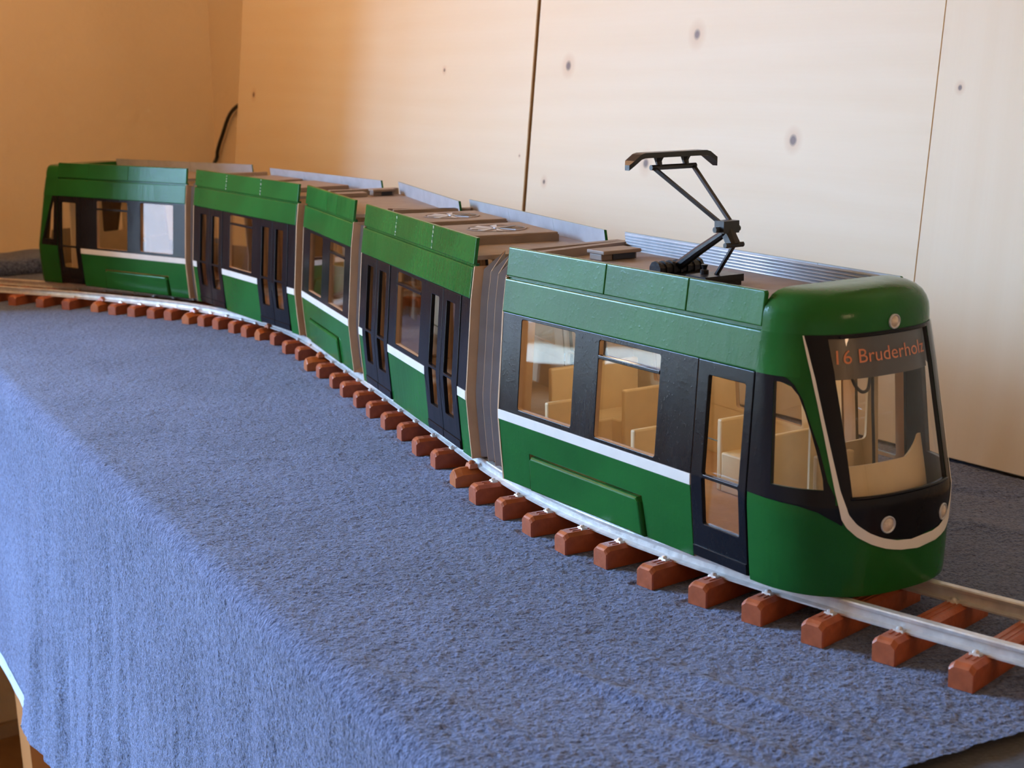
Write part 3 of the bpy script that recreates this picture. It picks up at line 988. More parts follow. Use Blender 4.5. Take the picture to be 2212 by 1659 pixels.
def tri(mats): return mats
def side_parts(car, doors, windows, bars, pods, stripe_gaps, seams, Ls, inner):
    """both side walls of a car: skirt, stripe, black band, upper panel, parapet"""
    G, K, Wt = M['green'], M['black'], M['white']
    for sd, mp in (('near', car.near), ('far', car.far)):
        o = car.o
        # skirt between the doors
        segs, u = [], 0.0
        for d0, d1 in doors:
            if d0 - u > 0.004: segs.append((u, d0 - 0.0004))
            u = d1 + 0.0004
        if Ls - u > 0.004: segs.append((u, Ls))
        for s0, s1 in segs:
            pod = [p for p in pods if s0 < (p[0] + p[1]) / 2 < s1]
            poly = [(s0, -0.003)]
            if pod:
                p0, p1, sl = pod[0]
                poly += [(p0 - 0.002, -0.003), (p0, 0.0222), (p1, 0.0222), (p1 + sl, -0.003)]
            poly += [(s1, -0.003), (s1, 0.0400), (s0, 0.0400)]
            plate('skirt_panel', poly, [], mp, -0.0030, 0.0, [G, inner, M['card']], o, 0.0004)
        for p0, p1, sl in pods:
            plate('bogie_cover', [(p0 + 0.0006, -0.0030), (p1 + sl - 0.0012, -0.0030), (p1 - 0.0010, 0.0185), (p1 - 0.0034, 0.0211), (p0 + 0.0040, 0.0211), (p0 + 0.0016, 0.0185)], [], mp,
                  -0.0030, 0.0022, [G, inner, G], o, 0.0018)
        u = 0.0
        for d0, d1 in list(doors) + [(Ls, Ls)]:
            if d0 - u > 0.004:
                plate('white_stripe', [(u, 0.0400), (d0 - 0.0004, 0.0400), (d0 - 0.0004, 0.0465), (u, 0.0465)], [], mp, -0.0030, 0.0004, [Wt, inner, Wt], o, 0.0002)
            u = d1 + 0.0004
        # black window band, door leaves cut in
        u = 0.0
        for d0, d1 in list(doors) + [(Ls, Ls)]:
            if d0 - u > 0.003:
                hs = [rr(a, z0, b_, z1, 0.0016) for a, b_, z0, z1 in windows if a >= u and b_ <= d0]
                plate('window_band', [(u, 0.0465), (d0 - 0.0003, 0.0465), (d0 - 0.0003, 0.1125), (u, 0.1125)], hs, mp, -0.0034, 0.0, [K, inner, M['card']], o, 0.0004)
            u = d1 + 0.0003
        for a, b_, z0, z1 in windows:
            plate('window_pane', rr(a - .001, z0 - .001, b_ + .001, z1 + .001, 0.0016, 2), [], mp, -0.0030, -0.0026, [M['glass']] * 3, o)
        for a, b_, zb in bars:
            plate('window_bar', [(a, zb - 0.0011), (b_, zb - 0.0011), (b_, zb + 0.0011), (a, zb + 0.0011)], [], mp, -0.0022, 0.0004, [K] * 3, o, 0.0004)
        # upper green panel, recessed joint, parapet
        ue = Ls + (0.0014 if 0.24 < Ls < 0.26 else 0)
        plate('upper_panel', [(0, 0.1125), (ue, 0.1125), (ue, 0.1346), (0, 0.1346)], [], mp, -0.0034, 0.0008, [G, inner, G], o, 0.0010)
        plate('joint_strip', [(0.0005, 0.1340), (Ls - .0005, 0.1340), (Ls - .0005, 0.1372), (0.0005, 0.1372)], [], mp, -0.0042, -0.0018, [G, M['silver'], G], o)
        for i in range(len(seams) - 1):
            a, b_ = seams[i], seams[i + 1]
            plate('parapet', [(a + 0.0001, 0.1364), (b_ - 0.0001, 0.1364), (b_ - 0.0001, 0.1540 if i == len(seams) - 2 and Ls < 0.256 and pods and Ls > .24 else 0.1552), (b_ - 0.0012, 0.1552), (a + 0.0001, 0.1552)], [], mp,
                  -0.0020, 0.0004, [G, M['silver'], G], o, 0.0008)

def door(car, d0, d1, split, wins, zbar, mid=0.0):
    """one door (or a pair of leaves); wins = list of (u0, u1) glass strips"""
    K = M['black']
    for sd, mp in (('near', car.near), ('far', car.far)):
        cuts = [d0, split, d1] if split else [d0, d1]
        for i in range(len(cuts) - 1):
            a, b_ = cuts[i] + 0.0003, cuts[i + 1] - 0.0003
            hs = []
            for w0, w1 in wins:
                if w0 > a and w1 < b_:
                    hs += [rr(w0, zbar + 0.0011, w1, 0.1045, 0.0012), rr(w0, 0.0195, w1, zbar - 0.0011, 0.0012)]
            poly = [(a, -0.0015), (b_, -0.0015), (b_, 0.04), (b_, 0.0465), (b_, 0.1124), (a, 0.1124), (a, 0.0465), (a, 0.04)]
            dr = plate('door', poly, hs, mp, -0.0024, 0.0006 if split else 0.0002, [K, M['card'], K], car.o, 0.0005)
            for w0, w1 in wins:
                if w0 > a and w1 < b_:
                    plate('door_pane', [(w0 - .001, 0.019), (w1 + .001, 0.019), (w1 + .001, 0.105), (w0 - .001, 0.105)], [], mp, -0.0022, -0.0018, [M['glass']] * 3, car.o)
            # kick plate
            plate('kick_plate', [(a + .0004, -0.0012), (b_ - .0004, -0.0012), (b_ - .0004, 0.0052), (a + .0004, 0.0052)], [], mp, -0.001, 0.0012 if split else 0.0008, [K] * 3, car.o, 0.0003)

def roof_and_ends(car, Ls, front=True, rear=True, zdeck=0.1425):
    mb = MB()
    lo = [car.near(0.0005, 0.1425, -0.0012), car.near(Ls - .0005, 0.1425, -0.0012), car.far(Ls - .0005, 0.1425, -0.0012), car.far(0.0005, 0.1425, -0.0012)]
    for p in lo: p.z = zdeck - 0.003
    hi = [p + Vector((0, 0, 0.003)) for p in lo]
    mb.box8(lo + hi)
    mb.build('roof_deck', M['taupe'], car.o)
    # cardboard end frames with a gangway opening
    for ok, u in ((rear, 0.0008), (front, Ls + 0.0006)):
        if not ok: continue
        V, fcs = [], []
        zs = [-0.003, 0.02, 0.04, 0.0465, 0.08, 0.1125, 0.1354]
        outl = [('n', z) for z in zs] + [('f', z) for z in zs[::-1]]
        vn = -0.022
        def q(kind, z, d):
            uu = min(max(u, 0), Ls)
            p = car.near(uu, z, d) if kind == 'n' else car.far(uu, z, d)
            return p + car.t * (u - uu)
        # frame as a strip: outer profile to inner gangway profile
        for th in (0.0, 0.0016):
            for kind, z in outl:
                V.append(q(kind, z, 0.0002) + car.t * (th if u > 0.01 else -th))
            for kind, z in outl:
                zi = min(max(z, 0.016), 0.124)
                V.append(q(kind, zi, -0.026) + car.t * (th if u > 0.01 else -th))
        n = len(outl)
        for th in (0, 1):
            k = th * 2 * n
            for i in range(n):
                j = (i + 1) % n
                fcs.append((k + i, k + j, k + n + j, k + n + i))
        for i in range(n):
            j = (i + 1) % n
            fcs.append((i, j, 2 * n + j, 2 * n + i))
            fcs.append((n + i, n + j, 3 * n + j, 3 * n + i))
        obj('end_frame', V, fcs, M['card'], car.o)

def bogie(car, uc, v0, v1):
    mb = MB()
    c = car.P(uc, (v0 + v1) / 2, 0.002)
    mb.box(c, car.t * 0.034, car.n * 0.024, Vector((0, 0, 0.0035)))
    for du in (-0.024, 0.024):
        for vv in (v0, v1):
            p = car.P(uc + du, vv, RAILTOP + 0.0075)
            mb.tube([p - car.n * 0.002, p + car.n * 0.002], 0.0074, 18)
        mb.tube([car.P(uc + du, v0, RAILTOP + 0.0075), car.P(uc + du, v1, RAILTOP + 0.0075)], 0.0018, 6)
    mb.build('bogie', M['dark'], car.o)

def seat(car, u, v0, v1, back_z, face, mat, depth=0.026):
    """bench: cushion block and back; face=+1 looks toward +u"""
    z0 = 0.0136
    mb = MB()
    vc, hv = (v0 + v1) / 2, abs(v1 - v0) / 2
    mb.box(car.P(u, vc, (z0 + back_z) / 2), car.t * 0.0022, car.n * hv, Vector((0, 0, (back_z - z0) / 2)))
    mb.box(car.P(u + face * (depth / 2 + 0.002), vc, z0 + 0.0125), car.t * depth / 2, car.n * hv, Vector((0, 0, 0.0125)))
    o = mb.build('seat', mat, car.o)
    bv = o.modifiers.new('bevel', 'BEVEL'); bv.width = 0.0012; bv.segments = 2
    return o

# ---- cab nose (used by both end cars)
ZS = [-.02, 0, .02, .046, .134, .1465]
LS = [.3065, .308, .3085, .308, .288, .288]
VC, HW, U0, NN = -0.0622, 0.0622, 0.25, 2.5
def nose_uv(car, s, z, L=None, h=None):
    U = car.U0(z) if callable(car.U0) else car.U0
    L = float(np.interp(z, ZS, LS)) + car.dL if L is None else L
    h = HW - ins(z) if h is None else h
    if s < 0: return U + s * (U - 0.25) / 0.35, VC + h
    if s > math.pi: return U - (s - math.pi) * (U - 0.25) / 0.35, VC - h
    c, sn = math.cos(s), math.sin(s)
    return U + (L - U) * abs(sn) ** (2 / NN), VC + h * math.copysign(abs(c) ** (2 / NN), c)
def nose_pt(car, s, z, d=0.0):
    u, v = nose_uv(car, s, z)
    if d:
        e = 1e-3
        u1, v1 = nose_uv(car, s + e, z); u2, v2 = nose_uv(car, s - e, z)
        tx, ty = u1 - u2, v1 - v2
        nx, ny = -ty, tx
        L = math.hypot(nx, ny)
        nx, ny = nx / L, ny / L
        if nx * 1.0 + ny * (v - VC) * 20 < 0: nx, ny = -nx, -ny
        u += nx * d; v += ny * d
    return car.P(u, v, z)
I = lambda z, zs, ss: float(np.interp(z, zs, ss))
wl = lambda z: I(z, [.0515, .0572, .0752, .0963, .1164, .1325], [1.054, 1.050, 1.031, .999, .959, .900])
wr = lambda z: I(z, [.0515, .08, .1325], [2.10, 2.12, 2.16])
qR = lambda z: I(z, [.0552, .0615, .0731, .0847, .0951, .1034, .1084, .1097], [.772, .768, .724, .666, .603, .533, .432, .300])
QL = 0.219
bR = lambda z: I(z, [.0521, .0595, .0763, .0910, .1014, .1086, .1115, .1125], [.883, .819, .749, .648, .582, .484, .40, .351])
lowS = lambda z: I(z, [.0368, .0385, .0437, .0462, .0476], [.938, .888, .703, .50, .0])
inL = lambda z: I(z, [.0246, .0258, .0285, .0320, .0371, .0429, .0478, .0553, .0669, .0807, .0975, .1123, .1269, .1345],
                  [1.578, 1.473, 1.335, 1.212, 1.09, 1.008, .980, .939, .901, .854, .794, .738, .651, .595])
outL = lambda z: I(z, [.0187, .0200, .0222, .0256, .0303, .0356, .0402, .0458, .0542, .0680, .0838, .0996, .1143, .1258, .1345],
                   [1.631, 1.512, 1.376, 1.233, 1.09, .988, .939, .916, .886, .849, .802, .749, .689, .624, .576])
outR = lambda z: I(z, [.0187, .0200, .0225, .0268, .034, .045, .06, .10, .1345], [1.631, 1.86, 2.06, 2.20, 2.27, 2.31, 2.33, 2.42, 2.56])
inR = lambda z: I(z, [.0246, .0250, .0269, .0310, .038, .046, .06, .10, .1345], [1.578, 1.72, 1.90, 2.07, 2.18, 2.235, 2.27, 2.37, 2.52])

def nose_region(name, car, bands, d, mat, thick=0.0, label=None, step=0.0022, ds=0.055, smooth=True):
    """bands: (z0, z1, [(left(z), right(z)), ...]); strips between are meshed on the nose surface"""
    V, Fc = [], []
    for z0, z1, segs in bands:
        nz = max(1, int(math.ceil((z1 - z0) / step)))
        zs = [z0 + (z1 - z0) * i / nz for i in range(nz + 1)]
        for lf, rf in segs:
            g = lambda f, z: f(z) if callable(f) else f
            span = max(abs(g(rf, z) - g(lf, z)) for z in zs)
            nc = max(1, int(math.ceil(span / ds)))
            k = len(V)
            for z in zs:
                a, b_ = g(lf, z), g(rf, z)
                for j in range(nc + 1):
                    sv = a + (b_ - a) * j / nc
                    V.append(nose_pt(car, sv, z, d(sv) if callable(d) else d))
            for i in range(nz):
                for j in range(nc):
                    p = k + i * (nc + 1) + j
                    Fc.append((p, p + 1, p + nc + 2, p + nc + 1))
    # weld coincident points
    key, idx, V2 = {}, [], []
    for v in V:
        kk = (round(v.x, 6), round(v.y, 6), round(v.z, 6))
        if kk not in key:
            key[kk] = len(V2); V2.append(v)
        idx.append(key[kk])
    F2 = []
    for f_ in Fc:
        q = []
        for i in f_:
            if idx[i] not in q: q.append(idx[i])
        if len(q) >= 3: F2.append(tuple(q))
    o = obj(name, V2, F2, mat, car.o, smooth=smooth, recalc=False)
    # orient outward
    me = o.data
    bm = bmesh.new(); bm.from_mesh(me)
    bmesh.ops.recalc_face_normals(bm, faces=bm.faces)
    cw = car.P(0.22, VC, 0.07) - WLOC[o.name]
    sgn = sum(((f_.calc_center_median() - cw).dot(f_.normal)) * f_.calc_area() for f_ in bm.faces)
    if sgn < 0: bmesh.ops.reverse_faces(bm, faces=bm.faces)
    bm.to_mesh(me); bm.free()
    if thick:
        so = o.modifiers.new('thick', 'SOLIDIFY'); so.thickness = thick; so.offset = -1
        if isinstance(mat, list): so.material_offset = 1; so.material_offset_rim = 1
        es = o.modifiers.new('split', 'EDGE_SPLIT'); es.split_angle = math.radians(40)
    if label: o['label'] = label
    return o

PI = math.pi
def build_nose(car, front=True):
    mir = lambda f: (lambda z: PI - (f(z) if callable(f) else f))
    G, K = M['green'], M['black']
    S0 = car.S0
    S1 = PI - S0
    if front:
        ql, qr, br = QL, qR, bR
    else:       # on the rear car the quarter window sits on the flat of the side
        ql = -0.25
        qr = lambda z: I(z, [.0552, .070, .090, .106, .1097], [-.020, -.065, -.130, -.205, -.235])
        br = lambda z: I(z, [.0476, .0552, .070, .090, .106, .1125], [.02, .01, -.035, -.10, -.165, -.20])
    nose_region('cab_shell', car, [
        (-0.003, .0515, [(S0, S1)]),
        (.0515, .0552, [(S0, wl), (wr, S1)]),
        (.0552, .1097, [(S0, ql), (qr, wl), (wr, mir(qr)), (PI - ql, S1)]),
        (.1097, .1325, [(S0, wl), (wr, S1)]),
        (.1325, .1350, [(S0, S1)])], 0.0, [G, M['matt_black']], 0.0022)
    for lo, hi, far_ in ((S0, 0.55, False), (PI - 0.55, S1, True)):
        nose_region('cab_upper_panel', car, [(.1126, .1346, [(lo, hi)])],
                    (lambda s_: 0.0008 * max(0, 1 - max(0, (PI - s_) if far_ else s_) / 0.55) + 0.00002) , G)
    nose_region('windscreen_surround', car, [
        (.0247, .0515, [(inL, inR)]),
        (.0515, .1325, [(inL, wl), (wr, inR)]),
        (.1325, .1345, [(inL, inR)])], 0.0004, K, label='black painted front around the windscreen and headlights')
    nose_region('white_stripe', car, [
        (.0188, .0246, [(outL, outR)]),
        (.0246, .1343, [(outL, inL), (inR, outR)])], 0.0007, M['white'], step=0.0012, label='white line sweeping around the front under the windscreen')
    for flip in (False, True):
        m_ = (lambda f: mir(f)) if flip else (lambda f: f)
        sg = lambda a, b_: (m_(b_), m_(a)) if flip else (a, b_)
        low = [(.0368, .0462, [sg(lowS, lambda z: min(outL(z), 0.95))]),
               (.0462, .0476, [sg(lowS, lambda z: min(outL(z), 0.95))])] if front else []
        lim = (lambda z: min(br(z), outL(z))) if front else br
        nose_region('quarter_window_surround', car, low + [
            (.0476, .0552, [sg(S0, lim)]),
            (.0552, .1097, [sg(S0, ql), sg(qr, br)]),
            (.1097, .1125, [sg(S0, br)])], 0.0004, K, step=0.0006)
        nose_region('quarter_window_pane', car, [(.0552, .1097, [sg(ql, qr)])], -0.0012, M['glass'])
    nose_region('windscreen', car, [(.0515, .1325, [(wl, wr)])], -0.0010, M['screen'], label='large curved clear windscreen')
    # windscreen sill and head strips
    for z_, th in ((.0508, 0.0009), (.1330, 0.0007)):
        mb = MB(); mb.tube([nose_pt(car, wl(.06) - .01 + (wr(.06) - wl(.06) + .02) * i / 24, z_, 0.0004) for i in range(25)], th, 8)
        mb.build('windscreen_trim', K, car.o, True)
    # roof cap: rounded brow closing to a flat top
    zc = [(.1350, 0.0), (.1400, 0.0), (.1440, 0.0004), (.1475, 0.0018), (.1508, 0.0042), (.1533, 0.0078), (.1550, 0.0125), (.1560, 0.018), (.1564, 0.025)]
    V, Fc = [], []
    ns = 44
    for z, q in zc:
        if not front: z, q = .135 + (z - .135) * .78, q * .35
        L = 0.288 + car.dL - q
        h = HW - ins(min(z, .1354)) - 0.0006 * (z - .135) / .01 - q * 0.75
        for i in range(ns + 1):
            u, v = nose_uv(car, S0 + (S1 - S0) * i / ns, z, L, h)
            V.append(car.P(u, v, z))
        # rear ends brought back to the parapet joint
    # add back columns at u = 0.2560-ish
    rows = len(zc)
    for r_ in range(rows):
        for i in range(ns):
            if r_ < rows - 1:
                k = r_ * (ns + 1) + i
                Fc.append((k, k + 1, k + ns + 2, k + ns + 1))
    Fc.append(tuple((rows - 1) * (ns + 1) + i for i in range(ns + 1)))
    bk = [r_ * (ns + 1) for r_ in range(rows)] + [r_ * (ns + 1) + ns for r_ in range(rows)][::-1]
    Fc.append(tuple(bk))
    o = obj('cab_roof', V, Fc, G, car.o)
    autosmooth(o, 50)
    o['label'] = 'rounded green roof over the cab'
    # lamps
    for s_, z_, r_ in ((1.392, .0352, .0047), (1.985, .0338, .0047), (1.609, .1386, .0040)):
        c_ = nose_pt(car, s_, z_, 0.0)
        nrm = (nose_pt(car, s_, z_, 0.004) - c_).normalized()
        a_ = Vector((0, 0, 1)).cross(nrm).normalized()
        b_ = nrm.cross(a_)
        V, Fc = [], []
        prof = [(1.0, 0.0), (1.0, 0.0010), (0.86, 0.0012), (0.80, 0.0004), (0.62, 0.0011), (0.35, 0.0017), (0.0001, 0.0019)]
        for k_, h_ in prof:
            for j in range(20):
                t_ = 2 * PI * j / 20
                V.append(c_ + a_ * math.cos(t_) * k_ * r_ + b_ * math.sin(t_) * k_ * r_ + nrm * h_)
        for i in range(len(prof) - 1):
            for j in range(20): Fc.append((i * 20 + j, i * 20 + (j + 1) % 20, (i + 1) * 20 + (j + 1) % 20, (i + 1) * 20 + j))
        fm = [1 if i // 20 >= 3 else 0 for i in range(len(Fc))]
        o = obj('headlight', V, Fc, [M['silver'], M['lens']], car.o, fm, smooth=True)
        o['label'] = 'small round lamp above the windscreen' if z_ > .1 else 'round pale headlight in the black front'
    # destination display
    nose_region('destination_display', car, [(.1108, .1322, [(lambda z: wl(z) + .012, lambda z: wr(z) - .012)])], -0.0030, M['display'], 0.0006, 'dark destination display with orange letters 16 Bruderholz')
    # dashboard
    nose_region('dashboard', car, [(.0150, .0640, [(0.78, 2.20)]), (.0640, .0730, [(lambda z: 1.75 + (z - .064) * 40, 2.20)])], -0.0120, M['cream'], 0.0015, 'tan curved dashboard panel behind the windscreen')
    # cab back wall with an opening
    mpb = lambda u, z, d: car.P(0.2385 + d, u, z)
    plate('cab_partition', [(-0.012, .0136), (-0.112, .0136), (-0.106, .128), (-0.016, .128)],
          [rr(-0.100, .060, -0.066, .118, .003), rr(-0.056, .020, -0.026, .118, .003)], mpb, -0.0008, 0.0008, [M['cream']] * 3, car.o)
    mb = MB()
    mb.box(car.P(.2655, VC, .0155), car.t * .019, car.n * .046, Vector((0, 0, .002)))
    mb.build('cab_floor', M['cream'], car.o)
    seat(car, 0.2520, -0.076, -0.048, 0.060, 1, M['cream'], 0.014)

def build_text(car, body='16 Bruderholz'):
    cu = bpy.data.curves.new('lettering', 'FONT')
    cu.body = body
    cu.resolution_u = 3
    def to_mesh(txt):
        c2 = cu.copy()
        c2.body = txt
        tmp = bpy.data.objects.new('lettering_tmp', c2)
        COL.objects.link(tmp)
        bpy.context.view_layer.update()
        dg = bpy.context.evaluated_depsgraph_get()
        mm = bpy.data.meshes.new_from_object(tmp.evaluated_get(dg))
        bpy.data.objects.remove(tmp)
        return mm
    me, me2 = to_mesh(body), to_mesh(body[:10])
    w10 = max(v.co.x for v in me2.vertices)
    cap = max(v.co.y for v in me2.vertices if v.co.x < w10 * 0.1)
    x0 = min(v.co.x for v in me2.vertices)
    z0, hcap = .1189, .0070
    # arc length along the display at mid height
    ss = np.linspace(.9, 2.5, 400)
    pts = np.array([tuple(nose_pt(car, s, .1225, -0.0024)) for s in ss])
    al = np.concatenate([[0], np.cumsum(np.linalg.norm(np.diff(pts, axis=0), axis=1))])
    a0, a1 = np.interp([1.015, 1.815], ss, al)
    k = (a1 - a0) / (w10 - x0)
    V = []
    for v in me.vertices:
        s = float(np.interp(a0 + (v.co.x - x0) * k, al, ss))
        V.append(nose_pt(car, s, z0 + v.co.y * hcap / cap, -0.0024))
    fcs = [tuple(p.vertices) for p in me.polygons]
    keep = []
    smax = float(np.interp(a0, al, ss))
    lim = wr(.12) - 0.02
    for p in me.polygons:
        if max(float(np.interp(a0 + (me.vertices[i].co.x - x0) * k, al, ss)) for i in p.vertices) < lim: keep.append(tuple(p.vertices))
    obj('lettering', V, keep, M['orange'], car.o, recalc=False)['label'] = 'orange lettering 16 Bruderholz'

# ---- five cars -------------------------------------------------------------
def end_car(A, t, n, far, front, label):
    Ls = 0.2500
    car = Car(A, t, n, Ls, far, 'car', label)
    inner = M['cream'] if front else M['card']
    D0, D1 = 0.2026, 0.2490
    side_parts(car, [(D0, D1)], [(.0232, .0838, .0500, .1100), (.1092, .1690, .0490, .1092)], [(.1092, .1690, .0988)],
               [(.0355, .1560, .0030)], [], [0.0, 0.1090, 0.1868, 0.2500], Ls, inner)
    door(car, D0, D1, None, [(.2122, .2425)], .0475)
    roof_and_ends(car, Ls, front=False, rear=True)
    car.U0, car.dL, car.S0 = (0.25, 0.0, 0.0) if front else ((lambda z: I(z, [.045, .150], [.283, .268])), 0.002, -0.35)
    build_nose(car, front)
    return car

def put_bogies(car, us):
    for u in us:
        # track offset below this point
        p = car.P(u, -0.055, 0)
        best = min(zip(cl_near, cl_far), key=lambda q: ((q[0] + q[1]) / 2 - p).length)
        c = (best[0] + best[1]) / 2
        dv = (c - p).dot(car.n)
        dv = max(-0.012, min(0.012, dv))
        bogie(car, u, -0.055 + dv + GAUGE / 2, -0.055 + dv - GAUGE / 2)

# front car
M1 = end_car((-0.0095, 0.9897, 0), (0.5410, -0.8410, 0), (-0.8410, -0.5410, 0), ((-0.025, -0.1270), (0.2550, -0.1085)), True,
             'front car with the cab, windscreen and pantograph, nearest the camera')
build_text(M1)
put_bogies(M1, [0.095])
for u, v0, v1, bz, fc in ((.046, -.008, -.032, .058, -1), (.138, -.008, -.032, .058, -1), (.052, -.066, -.108, .060, -1), (.150, -.066, -.106, .059, 1), (.012, -.034, -.108, .072, 1), (.196, -.066, -.104, .058, -1)):
    seat(M1, u, v0, v1, bz, fc, M['cream'])
# ribs inside the far parapet
for i in range(8):
    zz = .1385 + i * .0021
    mb = MB()
    P = [M1.far(u, zz, -0.0022) for u in (0.001, 0.249)]
    mb.tube(P, 0.0009, 6)
    mb.build('parapet_rib', M['silver'], M1.o, True)
# roof box behind the pantograph
def rbox(car, u0, u1, v0, v1, z0, z1, mat='taupe', name='roof_box', bev=0.0006):
    mb = MB()
    mb.box(car.P((u0 + u1) / 2, (v0 + v1) / 2, (z0 + z1) / 2), car.t * (u1 - u0) / 2, car.n * (v1 - v0) / 2, Vector((0, 0, (z1 - z0) / 2)))
    o = mb.build(name, M[mat], car.o)
    if bev:
        bv = o.modifiers.new('bevel', 'BEVEL'); bv.width = bev; bv.segments = 2
    return o
def coupler_box(car, va=-.072, vb=-.104):
    """box with an overhanging lid and a dark plate for the shade in its mouth, at the rear of a roof"""
    rbox(car, .004, .018, va - .001, vb + .001, .1425, .1470)
    rbox(car, .002, .022, va, vb, .1470, .1495, name='roof_box_lid')
    rbox(car, .0182, .0190, va - .010, vb + .003, .1430, .1466, 'dark', 'roof_box_mouth_shade', 0)  # dark plate stands in for the shaded opening
coupler_box(M1)

# pantograph on the front car
def build_pantograph(car):
    K = M['matt_black']
    pg = empty('pantograph', car.P(.135, -.06, .1425), tram)
    pg['label'] = 'raised black single-arm pantograph'
    vc = -0.0605
    mb = MB()
    mb.box(car.P(.1330, vc, .1445), car.t * .026, car.n * .0130, Vector((0, 0, .0020)))
    mb.box(car.P(.1500, vc, .1470), car.t * .009, car.n * .0150, Vector((0, 0, .0022)))
    mb.build('base', K, pg)
    mb = MB()
    mb.tube([car.P(.1140, vc + .0165, .1490), car.P(.1140, vc - .0165, .1490)], [.0045, .0045], 10)
    for k in range(7):
        vv = vc + .0165 - .0055 * k
        mb.tube([car.P(.1140, vv - .0009, .1490), car.P(.1140, vv + .0009, .1490)], .0056, 10)
    mb.build('lower_hinge', K, pg)
    mb = MB()
    mb.tube([car.P(.1155, vc, .1505), car.P(.1350, vc, .1620), car.P(.1580, vc, .1745)], [.0034, .0030, .0025], 10)
    mb.build('lower_arm', K, pg)
    mb = MB()
    mb.box(car.P(.1600, vc, .1785), car.t * .0042, car.n * .0060, Vector((0, 0, .0036)))
    mb.box(car.P(.1640, vc, .1712), car.t * .0020 + Vector((0, 0, -.0026)), car.n * .0036, car.t * .0018 + Vector((0, 0, .0012)))
    mb.tube([car.P(.1600, vc + .0095, .1770), car.P(.1600, vc - .0095, .1770)], .0018, 8)
    mb.tube([car.P(.1665, vc + .0070, .1682), car.P(.1665, vc - .0070, .1682)], .0016, 8)
    mb.tube([car.P(.1615, vc, .1765), car.P(.1668, vc, .1680)], .0030, 8)
    mb.build('knuckle', K, pg)
    mb = MB()
    mb.tube([car.P(.1666, vc, .1680), car.P(.1502, vc, .1475)], .0014, 8)
    mb.build('push_rod', K, pg)
    for sg in (1, -1):
        mb = MB()
        mb.tube([car.P(.1590, vc + sg * .0040, .1805), car.P(.1095, vc + sg * .0155, .2112)], .0015, 4)
        mb.build('upper_arm', K, pg)
    mb = MB()
    mb.tube([car.P(.1095, vc + .0175, .2112), car.P(.1095, vc - .0175, .2112)], .0017, 8)
    mb.build('cross_tube', K, pg)
    for sg in (1, -1):
        mb = MB()
        mb.tube([car.P(.1092, vc + sg * .0105, .2115), car.P(.1080, vc + sg * .0105, .2145), car.P(.1080, vc + sg * .0105, .2172)], [.0018, .0022, .0034], 8)
        mb.build('head_mount', K, pg)
    mb = MB()
    st = [(-.0345, -.0058), (-.0325, -.0045), (-.0270, -.0008), (-.0240, .0), (.0240, .0), (.0270, -.0008), (.0325, -.0045), (.0345, -.0058)]
    V, Fc = [], []
    for v_, dz in st:
        hw_ = .0046 if abs(v_) < .033 else .0022
        for du, dzz in ((-hw_, 0), (hw_, 0), (hw_, .0032), (-hw_, .0032)):
            V.append(car.P(.1080 + du, vc + v_, .2172 + dz + dzz - (.0012 if abs(v_) > .033 else 0)))
    for i in range(len(st) - 1):
        for j in range(4): Fc.append((i * 4 + j, i * 4 + (j + 1) % 4, (i + 1) * 4 + (j + 1) % 4, (i + 1) * 4 + j))
    Fc += [(0, 1, 2, 3), tuple(len(V) - 4 + j for j in range(4))]
    obj('collector_head', V, Fc, K, pg)
    mb = MB()
    p = car.P(.1450, vc + .004, .1490)
    mb.tube([p, p + Vector((0, 0, .0025)), p + Vector((0, 0, .0032)), p + Vector((0, 0, .0058))], [.0026, .0026, .0014, .0022], 10)
    mb.build('insulator', K, pg)
build_pantograph(M1)

# wires hanging in the cab
mb = MB(); mb.tube(smooth_path([M1.P(.258, -.034, .128), M1.P(.262, -.036, .105), M1.P(.266, -.040, .085), M1.P(.270, -.041, .06), M1.P(.270, -.041, .018)]), .0007, 6)
mb.build('wire', M['red_wire'], M1.o, True)['label'] = 'thin red wire hanging in the cab'
mb = MB(); mb.tube(smooth_path([M1.P(.262, -.078, .128), M1.P(.262, -.080, .09), M1.P(.263, -.082, .05), M1.P(.262, -.082, .018)]), .0009, 6)
mb.build('wire', M['cable'], M1.o, True)['label'] = 'black wire hanging in the cab'
mb = MB(); mb.tube(smooth_path([nose_pt(M1, 1.20, .1125, -.0045), nose_pt(M1, 1.24, .1070, -.0045), nose_pt(M1, 1.31, .1035, -.0045), nose_pt(M1, 1.38, .1050, -.0045), nose_pt(M1, 1.42, .1125, -.0045)]), .0009, 6)
mb.build('wire_loop', M['cable'], M1.o, True)

# rear car: same body, mirrored
M5 = end_car((-0.3969, 1.8300, 0), (-0.79972, 0.60037, 0), (-0.60037, -0.79972, 0), ((-0.019, -0.1010), (0.2500, -0.1060)), False,
             'rear car at the far end of the tram, beside the textured wall')
put_bogies(M5, [0.095])
for u, v0, v1, bz, fc in ((.06, -.066, -.098, .060, 1), (.145, -.066, -.098, .060, -1)):
    seat(M5, u, v0, v1, bz, fc, M['card'])

